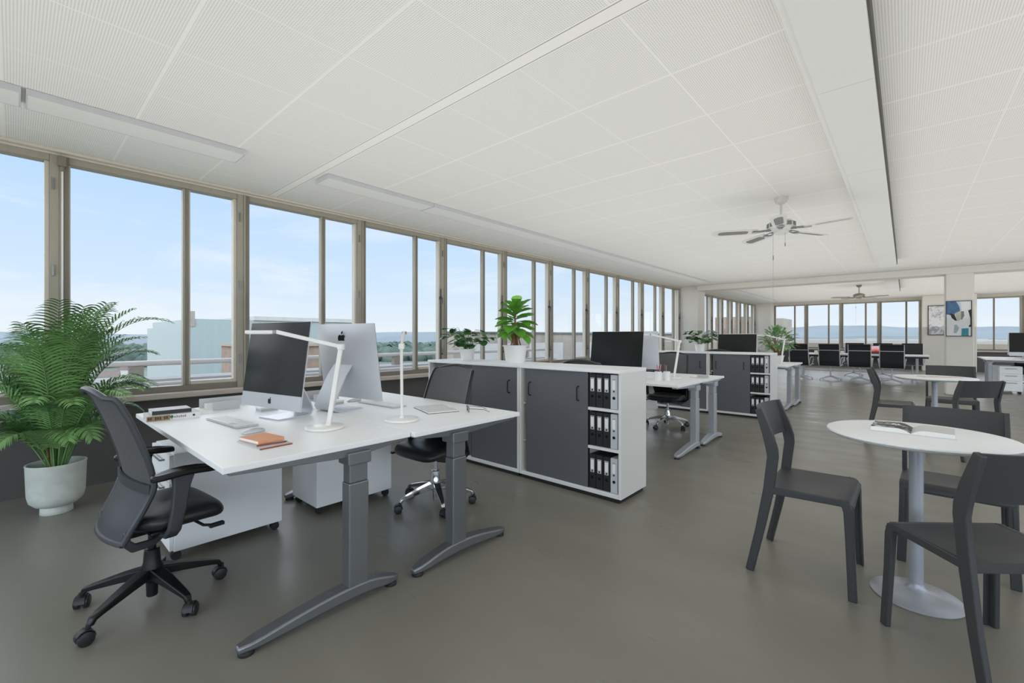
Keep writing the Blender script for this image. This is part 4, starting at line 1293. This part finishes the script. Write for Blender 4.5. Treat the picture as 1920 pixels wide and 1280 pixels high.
def leaf_poly(shape, n=14):
    pts = []
    for k in range(n):
        a = 2 * pi * k / n
        if shape == 'round':
            rr = 1.0 - 0.45 * max(0, cos(a)) ** 12
            pts.append((0.55 * rr * cos(a) * -1 + 0.5, 0.52 * rr * sin(a)))
        elif shape == 'obovate':
            x = (1 - cos(a)) / 2
            wd = 0.30 * sin(pi * x ** 1.5) ** 0.8 * (1 if sin(a) >= 0 else -1) if 0 < x < 1 else 0
            pts.append((x, wd))
        else:
            x = (1 - cos(a)) / 2
            wd = 0.2 * sin(pi * x) * (1 if sin(a) >= 0 else -1)
            pts.append((x, wd))
    return pts
def add_leaf(mb, base, d, size, shape, fold=0.12, droop=0.25, up=Vector((0, 0, 1))):
    d = d.normalized()
    s = d.cross(up)
    if s.length < 1e-3: s = Vector((1, 0, 0))
    s.normalize(); nrm = s.cross(d).normalized()
    pl = leaf_poly(shape)
    def P3(x, y):
        return base + d * x * size + s * y * size + nrm * size * (fold * abs(y) * 1.6 - droop * x * x * 0.6)
    cen = [P3(x, 0) for x in (0.0, 0.25, 0.5, 0.75, 1.0)]
    outer = [P3(x, y) for x, y in pl]
    ctr = P3(0.5, 0)
    k = len(outer)
    th = nrm * 0.0012
    vs_ = [ctr + th] + [p + th * 0.3 for p in outer] + [ctr - th]
    fs_ = [(0, 1 + i, 1 + (i + 1) % k) for i in range(k)] + [(k + 1, 1 + (i + 1) % k, 1 + i) for i in range(k)]
    mb.add(vs_, fs_)

def white_pot(mb, r0, r1, h):
    mb.lathe([(0, 0), (r0, 0), (r0 + 0.002, 0.004), (r1 - 0.002, h - 0.008), (r1 + 0.006, h - 0.008), (r1 + 0.006, h), (r1 - 0.006, h), (r0 - 0.006, 0.02), (0, 0.02)], seg=36, cap=False)
    return mb
def make_small_plant(label, loc, rz, seedv, group='small plants in white pots'):
    r = thing('potted_plant', label, 'plant', loc, rz, group)
    white_pot(MB(), 0.050, 0.068, 0.10).build('pot', M_wplast, r, smooth=True, angle=50)
    MB().lathe([(0, 0.088), (0.064, 0.086), (0, 0.07)], seg=24, cap=False).build('soil', M_soil, r, smooth=True)
    rnd = random.Random(seedv)
    st = MB(); lf = MB()
    for i in range(32):
        az = 2 * pi * i / 32 + rnd.uniform(-0.3, 0.3)
        long_ = i % 3 != 0
        R_ = rnd.uniform(0.09, 0.19) if long_ else rnd.uniform(0.03, 0.08)
        H_ = rnd.uniform(0.10, 0.20) if long_ else rnd.uniform(0.05, 0.10)
        d = Vector((cos(az), sin(az), 0))
        p0 = Vector((0, 0, 0.085)) + d * 0.02
        p3 = p0 + d * R_ + Vector((0, 0, H_))
        p1 = p0 + d * R_ * 0.25 + Vector((0, 0, H_ * 0.7)); p2 = p0 + d * R_ * 0.7 + Vector((0, 0, H_ * 1.05))
        st.tube([p0, p1, p2, p3], 0.0014, 5)
        for q in range(2 if long_ else 3):
            dd = Vector((cos(az + rnd.uniform(-1.3, 1.3)), sin(az + rnd.uniform(-1.3, 1.3)), rnd.uniform(-0.5, 0.35)))
            add_leaf(lf, p3 + Vector((rnd.uniform(-.01, .01), rnd.uniform(-.01, .01), rnd.uniform(-.015, .01))), dd, rnd.uniform(0.05, 0.078), 'round', 0.1, 0.3)
    st.build('stem', M_leafa, r, smooth=True)['kind'] = 'stuff'
    lf.build('foliage', M_leafa, r)
    return r
sp = make_small_plant('small trailing round-leaf plant in a white pot on the near cabinet', (-3.50, 3.22, 1.0), 0.4, 5); sp.scale = (1.2, 1.2, 1.2)
dup(sp, 'round-leaf plant in a white pot on the far cabinet row', (-2.60, 7.72, 1.0), 2.2, 1.25)

def make_broad_plant():
    r = thing('potted_plant', 'bright green broad-leaf plant with bushy brown stem on the near cabinet', 'plant', (-2.80, 3.20, 1.0), 0, 'small plants in white pots'); r.scale = (1.35, 1.35, 1.32)
    white_pot(MB(), 0.066, 0.084, 0.128).build('pot', M_wplast, r, smooth=True, angle=50)
    MB().lathe([(0, 0.115), (0.08, 0.112), (0, 0.09)], seg=24, cap=False).build('soil', M_soil, r, smooth=True)
    rnd = random.Random(8)
    st = MB().tube([(0, 0, 0.11), (0.002, 0, 0.25), (-0.003, 0, 0.34), (0, 0, 0.42)], [0.010, 0.009, 0.007, 0.004], 10)
    for i in range(26):
        az = rnd.uniform(0, 6.28); q = rnd.uniform(0.01, 0.06)
        st.tube([(q * cos(az), q * sin(az), 0.112), (q * 0.6 * cos(az), q * 0.6 * sin(az), 0.17), (q * 0.9 * cos(az), q * 0.9 * sin(az), 0.215 + rnd.uniform(-.02, .01))], 0.0022, 5)
    st.build('stem', M_stem, r, smooth=True)
    lf = MB()
    n = 40
    for i in range(n):
        az = i * 2.399
        u = i / (n - 1)
        z = 0.23 + 0.17 * u
        L = 0.165 * (1 - 0.25 * u) * rnd.uniform(0.85, 1.1)
        el = -0.45 + 1.35 * u + rnd.uniform(-0.15, 0.15)
        d = Vector((cos(az), sin(az), el))
        add_leaf(lf, Vector((0, 0, z)) + Vector((cos(az), sin(az), 0)) * 0.008, d, L, 'obovate', 0.25, 0.25)
    lf.build('foliage', M_leafb, r)
make_broad_plant()

def make_bush():
    r = thing('potted_plant', 'bushy pale green plant beside the computer on the third desk pair', 'plant', (-1.82, 9.74, 0.76), 0, 'small plants in white pots'); r.scale = (1.25, 1.25, 1.1)
    white_pot(MB(), 0.06, 0.08, 0.12).build('pot', M_wplast, r, smooth=True, angle=50)
    rnd = random.Random(2)
    lf = MB(); st = MB()
    for i in range(340):
        az = rnd.uniform(0, 6.28); ct = rnd.uniform(-0.6, 1.0); s_ = sqrt(1 - ct * ct)
        q = rnd.uniform(0.5, 1.0)
        d = Vector((s_ * cos(az), s_ * sin(az), ct))
        p = Vector((0, 0, 0.36)) + Vector((d.x * 0.22 * q, d.y * 0.22 * q, d.z * 0.24 * q))
        add_leaf(lf, p, d + Vector((rnd.uniform(-.5, .5), rnd.uniform(-.5, .5), rnd.uniform(-.4, .4))), rnd.uniform(0.07, 0.10), 'lance', 0.2, 0.3)
        if i % 10 == 0:
            st.tube([(0, 0, 0.1), tuple(p)], 0.003, 5)
    st.build('stem', M_stem, r)['kind'] = 'stuff'
    lf.build('foliage', M_leafc, r)
make_bush()

# ================================================================== MEETING AREA
def make_conf_chair(label, loc, rz, group='ribbed black meeting chairs with chrome frames'):
    r = thing('meeting_chair', label, 'chair', loc, rz, group)
    hw = 0.245
    pf = [(0.24, 0.43), (0.22, 0.455), (0.10, 0.445), (-0.08, 0.42), (-0.165, 0.425), (-0.205, 0.47), (-0.225, 0.60), (-0.25, 0.80), (-0.285, 1.0), (-0.30, 1.035)]
    MB().rect([(0, y, z) for y, z in pf], 2 * hw - 0.02, 0.010, (1, 0, 0)).build('mesh_seat_and_back', M_conf, r, smooth=True, angle=60)
    g = MB()
    for i in range(14):
        z = 0.50 + i * 0.038
        y = -0.212 - (z - 0.5) * 0.14 - 0.007
        g.tube([(-hw + 0.014, y, z), (hw - 0.014, y, z)], 0.0045, 5)
    g.build('rib', M_conf, r)['kind'] = 'stuff'
    MB().tube([(-hw + 0.01, -0.303, 1.03), (hw - 0.01, -0.303, 1.03)], 0.018, 10).build('top_roll', M_conf, r, smooth=True)
    for sx in (-1, 1):
        s = MB().tube([(sx * hw, y, z) for y, z in pf], 0.011, 8).build('side_frame', M_silver, r, smooth=True)
        MB().tube([(sx * (hw + 0.005), -0.19, 0.45), (sx * (hw + 0.03), -0.215, 0.62), (sx * (hw + 0.035), -0.15, 0.66), (sx * (hw + 0.035), 0.05, 0.66), (sx * (hw + 0.03), 0.10, 0.60), (sx * (hw + 0.005), 0.08, 0.45)], 0.009, 8).build('armrest', M_silver, r, smooth=True)
    MB().rect([(-hw, -0.272, 0.865), (hw, -0.272, 0.865)], 0.016, 0.016, (0, 0, 1)).rect([(-hw, -0.02, 0.40), (hw, -0.02, 0.40)], 0.02, 0.02, (0, 0, 1)).build('stretcher', M_silver, r, bevel=0.003)
    b = MB().tube([(0, 0, 0.09), (0, 0, 0.40)], [0.022, 0.02], 14)
    for k in range(4):
        a = radians(45 + 90 * k); d = Vector((cos(a), sin(a), 0))
        b.rect([d * 0.01 + Vector((0, 0, 0.12)), d * 0.29 + Vector((0, 0, 0.045)), d * 0.31 + Vector((0, 0, 0.03))], [0.03, 0.022, 0.022], [0.035, 0.02, 0.03], (-sin(a), cos(a), 0))
        b.tube([d * 0.305, d * 0.305 + Vector((0, 0, 0.035))], 0.014, 10)
    b.build('star_base', M_silver, r, smooth=True, angle=40)
    return r
mc = make_conf_chair('front meeting chair nearest the bushy plant, leftmost of the row', (-2.30, 15.55, 0), radians(-8))
dup(mc, 'second meeting chair from the left in the front row', (-1.60, 15.60, 0), radians(-3))
dup(mc, 'third meeting chair from the left, just left of the open laptop', (-0.93, 15.55, 0), 0)
dup(mc, 'rightmost meeting chair of the front row, just right of the laptop', (-0.26, 15.50, 0), 0)
dup(mc, 'meeting chair on the window side, showing between second and third front chairs', (-1.22, 17.75, 0), radians(180))
dup(mc, 'meeting chair on the window side, directly behind the open laptop', (-0.52, 17.75, 0), radians(180))
dup(mc, 'meeting chair on the window side, showing above the rightmost front chair', (0.16, 17.75, 0), radians(180))
r = thing('meeting_table', 'long white meeting table behind the row of black ribbed chairs', 'table', (-1.05, 16.6, 0))
MB().box(-1.6, 1.55, -0.5, 0.5, 0.705, 0.74).build('tabletop', M_white, r, bevel=0.003)
MB().box(-1.57, 1.52, -0.47, 0.47, 0.66, 0.705).build('apron', M_black, r)
for sx in (-1.35, 1.3):
    MB().box(sx - 0.03, sx + 0.03, -0.03, 0.03, 0.03, 0.66).box(sx - 0.03, sx + 0.03, -0.40, 0.40, 0.0, 0.035).build('leg', M_silver, r, bevel=0.004)
MB().box(-1.35, 1.3, -0.015, 0.015, 0.20, 0.23).build('stretcher', M_silver, r)
M_sun = bpy.data.materials.new('laptop_sunset_picture'); M_sun.use_nodes = True
t = M_sun.node_tree; b = t.nodes['Principled BSDF']; b.inputs['Roughness'].default_value = 0.3
c = N(t, 'ShaderNodeTexCoord'); s_ = N(t, 'ShaderNodeSeparateXYZ'); t.links.new(c.outputs['Generated'], s_.inputs[0])
nz = N(t, 'ShaderNodeTexNoise', inp={'Scale': 4.0, 'Detail': 3.0}); t.links.new(c.outputs['Generated'], nz.inputs['Vector'])
ad = math_(t, 'ADD', s_.outputs[2], math_(t, 'MULTIPLY', math_(t, 'SUBTRACT', nz.outputs['Fac'], 0.5), 0.5))
rr = ramp(t, [(0.0, rgb(60, 50, 62)), (0.22, rgb(92, 60, 66)), (0.34, rgb(226, 96, 70)), (0.5, rgb(232, 130, 110)), (0.75, rgb(226, 176, 196)), (1.0, rgb(200, 180, 214))])
t.links.new(ad, rr.inputs[0]); t.links.new(rr.outputs[0], b.inputs['Base Color']); t.links.new(rr.outputs[0], b.inputs['Emission Color']); b.inputs['Emission Strength'].default_value = 0.45
r = thing('laptop', 'open laptop showing a pink and orange landscape on the meeting table', 'laptop', (-0.60, 16.50, 0.741), radians(-4))
MB().box(-0.18, 0.18, -0.12, 0.12, 0, 0.014).build('keyboard_deck', M_silver, r, bevel=0.002)
lid = MB().box(-0.18, 0.18, 0.12, 0.128, 0.012, 0.25).build('lid', M_black, r, bevel=0.002)
MB().box(-0.165, 0.165, 0.1185, 0.1199, 0.03, 0.24).build('screen', M_sun, lid)
def mug(label, loc):
    r = thing('mug', label, 'cup', loc, 0, 'white mugs on the meeting table')
    MB().lathe([(0, 0), (0.036, 0), (0.04, 0.004), (0.042, 0.09), (0.038, 0.09), (0.036, 0.008), (0, 0.008)], seg=24, cap=False).build('body', M_wplast, r, smooth=True, angle=50)
    MB().tube([(0.04, 0, 0.07), (0.066, 0, 0.065), (0.066, 0, 0.03), (0.04, 0, 0.02)], 0.005, 8).build('handle', M_wplast, r, smooth=True)
mug('white mug on the meeting table between the first and second front chairs', (-2.05, 16.4, 0.741))
mug('white mug on the meeting table between the second and third front chairs', (-1.40, 16.4, 0.741))

# ================================================================== PICTURES
r = thing('framed_painting', 'black-framed abstract painting with blue, black and teal shapes on the pillar', 'picture', (0.85, 13.348, 1.635))
W2, H2 = 0.185, 0.365
f = MB()
f.box(-W2 - 0.012, -W2, -0.03, 0, -H2 - 0.012, H2 + 0.012).box(W2, W2 + 0.012, -0.03, 0, -H2 - 0.012, H2 + 0.012).box(-W2, W2, -0.03, 0, H2, H2 + 0.012).box(-W2, W2, -0.03, 0, -H2 - 0.012, -H2)
f.build('frame', M_blackm, r, bevel=0.001)
cv = MB().box(-W2, W2, -0.02, 0, -H2, H2).build('canvas', mat('canvas_white', rgb(226, 226, 228), 0.7, noise=0.04, nscale=12), r)
def shape(name, pts, mm, lay):
    q = [((x - 0.5) * 2 * W2, (0.5 - y) * 2 * H2) for x, y in pts]
    MB().prism(q, lambda u, v, h: (u, h, v), -0.0205 - 0.0007 * lay, -0.0198).build(name, mm, cv)
shape('blue_shape', [(0.0, 0.0), (0.40, 0.0), (0.52, 0.14), (0.57, 0.28), (0.36, 0.34), (0.34, 0.40), (0.18, 0.40), (0.0, 0.37)], mat('paint_blue', rgb(66, 104, 142), 0.6, noise=0.35, nscale=14), 1)
shape('pale_arc', [(0.42, 0.0), (0.55, 0.0), (0.60, 0.10), (0.62, 0.28), (0.56, 0.28), (0.52, 0.14)], mat('paint_pale_blue', rgb(190, 205, 218), 0.6, noise=0.08), 1)
shape('black_arc', [(0.14, 0.34), (0.26, 0.36), (0.34, 0.40), (0.44, 0.56), (0.36, 0.56), (0.22, 0.48)], mat('paint_black', rgb(24, 26, 30), 0.5, noise=0.2), 2)
shape('grey_green_shape', [(0.36, 0.34), (0.57, 0.29), (0.62, 0.30), (0.62, 0.50), (0.52, 0.56), (0.44, 0.56)], mat('paint_sage', rgb(186, 190, 172), 0.6, noise=0.08), 2)
shape('olive_grey_shape', [(0.60, 0.29), (0.71, 0.29), (0.73, 0.42), (0.64, 0.53), (0.60, 0.53)], mat('paint_olive', rgb(128, 126, 114), 0.6, noise=0.1), 3)
shape('grey_shape', [(0.32, 0.68), (0.44, 0.68), (0.52, 0.78), (0.42, 0.92), (0.30, 0.92)], mat('paint_grey_blue', rgb(158, 172, 176), 0.6, noise=0.1), 1)
shape('teal_square', [(0.62, 0.79), (0.90, 0.78), (0.90, 1.0), (0.61, 1.0)], mat('paint_teal', rgb(58, 140, 156), 0.6, noise=0.25, nscale=16), 1)
shape('black_edge_shape', [(0.88, 0.27), (1.0, 0.24), (1.0, 0.74), (0.92, 0.75), (0.90, 0.71), (0.97, 0.68), (0.97, 0.50), (0.92, 0.36)], mat('paint_black', rgb(24, 26, 30), 0.5), 1)
r = thing('framed_painting', 'black-framed pale grey abstract painting partly hidden behind the pillar', 'picture', (0.975, 21.998, 1.84))
f = MB(); W3, H3 = 0.34, 0.51
f.box(-W3 - 0.02, -W3, -0.03, 0, -H3 - 0.02, H3 + 0.02).box(W3, W3 + 0.02, -0.03, 0, -H3 - 0.02, H3 + 0.02).box(-W3, W3, -0.03, 0, H3, H3 + 0.02).box(-W3, W3, -0.03, 0, -H3 - 0.02, -H3)
f.build('frame', M_blackm, r)
MB().box(-W3, W3, -0.02, 0, -H3, H3).build('canvas', blotch('grey_cloud_painting', rgb(168, 170, 178), rgb(214, 214, 216), 5, 0.42), r)

# papers and lamp on the far right desk
o = MB().box(-0.105, 0.105, -0.148, 0.148, 0, 0.002).build('paper_sheet', M_paper, None, loc=(1.62, 14.95, 0.7602), rot=(0, 0, 0.5))
tag(o, 'loose papers at the left end of the far right desk', 'paper')
make_keyboard('keyboard before the dark screen on the far right desk', (2.02, 14.42, 0.76), 0.0, num=False)

# ================================================================== OUTSIDE
M_conc = mat('weathered_concrete', rgb(142, 134, 122), 0.85, noise=0.14, nscale=1.6, bump=0.2, bscale=10)
M_conc2 = mat('pale_concrete', rgb(170, 167, 161), 0.8, noise=0.08, nscale=1.2)
M_brick = mat('brown_brick', rgb(132, 112, 96), 0.85, noise=0.2, nscale=2.4)
M_mint = mat('mint_sheet_metal', rgb(140, 151, 147), 0.6, noise=0.04, nscale=0.5, stretch=(6, 6, 0.3))
M_rail = mat('pale_rail', rgb(188, 179, 171), 0.6, noise=0.08, nscale=2)
M_dark = mat('dark_gap', rgb(92, 88, 82), 0.8, noise=0.1)
M_field = mat('fields', rgb(112, 116, 100), 0.95, noise=0.35, nscale=0.012)
M_wood = mat('woodland', rgb(86, 100, 88), 0.95, noise=0.35, nscale=0.05)
M_hill = mat('distant_blue_hill', rgb(132, 138, 138), 0.95, noise=0.12, nscale=0.004)

struct(MB().box(-3500, 900, -80, 4500, -26, -25), 'ground', M_field)
# terrace below the left windows: gutter ledge and two rails
r = thing('terrace_balustrade', 'pale roof edge with two long rails outside the left windows', 'railing', (-7.6, 2.0, 0))
MB().box(-0.06, 0.06, -7.5, 8, 0.86, 0.93).build('top_rail', M_rail, r, bevel=0.02)
MB().box(0.25, 0.37, -7.5, 8, 0.56, 0.66).build('lower_rail', M_rail, r, bevel=0.02)
MB().box(-0.3, 0.24, -7.5, 8, 0.66, 0.69).build('gutter', M_conc2, r)
for k in range(8):
    MB().box(-0.05, 0.05, -7.0 + 2 * k, -6.85 + 2 * k, 0.69, 0.86).build('post', M_conc, r)
MB().box(0.20, 0.30, -7.5, 8, -0.4, 0.56).build('facade_panel', M_conc2, r)
for k in range(9):
    MB().box(0.30, 0.32, -6.9 + 1.7 * k, -5.6 + 1.7 * k, 0.05, 0.38).build('panel_recess', M_lgrey, r, bevel=0.005)
r = thing('factory_building', 'mint green windowless industrial building beyond the terrace', 'building', (-58, 11, -25))
MB().box(-9, 9, -0.5, 0, 0, 27.2).build('end_wall', M_mint, r)
MB().box(-9, 9, 0, 16, 0, 27.9).build('hall', M_mint, r)
MB().box(-9.2, 9.2, 5.0, 16.2, 27.9, 28.3).build('roof_edge', M_conc2, r)
MB().box(8.5, 9.1, -0.6, 0.1, 27.2, 28.6).build('vent_pipe', M_conc, r)
r = thing('brick_building', 'brown brick block in front of the mint industrial building', 'building', (-34, 11.5, -25))
MB().box(-3, 3, -1.5, 3.6, 0, 25.6).build('block', M_brick, r)
MB().box(-3.2, 3.2, -1.7, 3.8, 25.6, 25.8).build('coping', M_conc, r)
r = thing('rooftop_wall', 'long weathered rooftop wall outside, seen through the middle windows', 'wall', (-16, 30, -1))
MB().box(-0.4, 0.4, -16.5, 40, -6, 2.42).build('wall_panel', M_conc, r)
MB().box(-0.5, 0.5, -16.6, 40, 2.42, 2.50).build('coping', M_dark, r)
for k in range(12):
    MB().box(0.4, 0.44, -15.6 + 4.6 * k, -12.4 + 4.6 * k, 0.2, 1.9).build('plaster_panel', M_conc2, r)
r = thing('flat_roof', 'flat beige neighbouring roof outside the middle windows', 'roof', (-12, 14, -1.2))
MB().box(-3.4, 3.4, -8.5, 60, 0, 0.4).build('roof_deck', M_conc, r)
MB().box(-3.6, -3.4, -8.5, 60, 0, 0.8).build('parapet', M_conc2, r)
for k in range(3):
    MB().tube([(-2.6 + 1.2 * k, -8.4, 0.9), (-2.6 + 1.2 * k, 3, 0.9)], 0.05, 8).build('pipe', M_rail, r)
for k in range(4):
    MB().box(-0.05, 0.05, -7 + 2.6 * k, -6.9 + 2.6 * k, 0.4, 0.9).build('pipe_post', M_conc, r)
r = thing('brick_tower', 'brown rooftop block seen through the leftmost far window', 'building', (-9.6, 42, -3))
MB().box(-2.6, 0.0, -2, 2, 0, 5.9).build('block', M_brick, r)
MB().box(0.0, 2.4, -1.9, 2, 0, 5.7).build('side_block', M_conc, r)
r = thing('flat_roof', 'low sandy roof beyond the far windows', 'roof', (0, 44, -4.2))
MB().box(-14, 26, -14, 12, 0, 5.10).build('roof_deck', mat('sandy_roof', rgb(140, 130, 115), 0.9, noise=0.15, nscale=0.6), r)
MB().box(-14, 26, 11.5, 12, 5.10, 5.2).build('parapet', M_conc2, r)
for k in range(5):
    MB().box(-9 + 6 * k, -7.6 + 6 * k, 2, 3, 5.10, 5.3).build('roof_unit', M_conc2, r)

rnd = random.Random(21)
def ridge(name, label, az0, az1, dist, h0, h1, m, seedv, depth=500):
    rr_ = random.Random(seedv)
    n = 60; vs_ = []; fs_ = []
    ph = [rr_.uniform(0, 6.28) for _ in range(5)]
    for i in range(n + 1):
        a = radians(az0 + (az1 - az0) * i / n)
        u = i / n
        hh = h0 + (h1 - h0) * (0.5 + 0.22 * sin(5 * u + ph[0]) + 0.16 * sin(11 * u + ph[1]) + 0.08 * sin(27 * u + ph[2]) + 0.05 * sin(61 * u + ph[3]))
        dx, dy = -sin(a), cos(a)
        for q, z in ((0.0, -25), (0.35, -25 + (hh + 25) * 0.55), (0.7, hh), (1.2, -25)):
            D = dist + depth * q
            vs_.append((dx * D, dy * D, z))
    for i in range(n):
        for k in range(3):
            a = i * 4 + k
            fs_.append((a, a + 1, a + 5, a + 4))
    o = MB().add(vs_, fs_).build(name, m, None, smooth=True, angle=80)
    tag(o, label, 'hill')
# azimuths measured left of the +Y axis
ridge('hill', 'far blue-grey hill line on the horizon outside the left windows', 14, 105, 2200, 8, 42, M_hill, 3)
ridge('hill', 'long blue hill ridge on the horizon beyond the far windows', -30, 13, 2400, 26, 60, M_hill, 5)
ridge('hill', 'lower green-grey ridge in front of the blue hill beyond the far windows', -30, 30, 1300, -8, 12, mat('green_grey_hill', rgb(116, 124, 118), 0.95, noise=0.15, nscale=0.006), 9)

def blob(mb, c, r_, sq=0.8):
    vs_, fs_ = [], []
    nu, nv = 8, 5
    for j in range(nv + 1):
        t_ = pi * j / nv
        for k in range(nu):
            a = 2 * pi * k / nu
            q = r_ * rnd.uniform(0.8, 1.2)
            vs_.append((c[0] + q * sin(t_) * cos(a), c[1] + q * sin(t_) * sin(a), c[2] + q * sq * cos(t_)))
    for j in range(nv):
        for k in range(nu):
            k2 = (k + 1) % nu
            fs_.append((j * nu + k, j * nu + k2, (j + 1) * nu + k2, (j + 1) * nu + k))
    mb.add(vs_, fs_)
w = MB()
for i in range(900):
    a = radians(rnd.uniform(15, 102)); D = rnd.choice((rnd.uniform(480, 620), rnd.uniform(700, 1200)))
    blob(w, (-sin(a) * D, cos(a) * D, -25 + rnd.uniform(2, 6)), rnd.uniform(7, 15))
for i in range(300):
    a = radians(rnd.uniform(-20, 12)); D = rnd.uniform(500, 1100)
    blob(w, (-sin(a) * D, cos(a) * D, -25 + rnd.uniform(2, 6)), rnd.uniform(7, 13))
tag(w.build('woodland', M_wood, None, smooth=True, angle=80), 'grey-green belt of woodland across the plain outside', 'trees', kind='stuff')
M_roof = mat('town_roof', rgb(124, 108, 98), 0.9, noise=0.15, nscale=0.3)
hs = None
placed = []
for i in range(17):
    if i < 12:
        a = radians(rnd.uniform(66, 98)); D = rnd.uniform(300, 440)
    else:
        a = radians(rnd.uniform(-14, 6)); D = rnd.uniform(300, 430)
    if hs is None:
        hs = thing('town_house', 'small pale town house far below the windows', 'house', (0, 0, 0), 0, 'town houses on the plain')
        MB().box(-5, 5, -4, 4, 0, 6).build('wall', M_conc2, hs)
        MB().prism([(-5.4, 6), (5.4, 6), (0, 9)], lambda u, v, h: (u, h, v), -4.4, 4.4).build('roof', M_roof, hs)
        h = hs
    else:
        h = copy_tree(hs)
    while any((Vector((-sin(a) * D, cos(a) * D, 0)) - q).length < 24 for q in placed):
        a += 0.03
    placed.append(Vector((-sin(a) * D, cos(a) * D, 0)))
    h.location = (-sin(a) * D, cos(a) * D, -25); h.rotation_euler = (0, 0, rnd.uniform(0, 3))
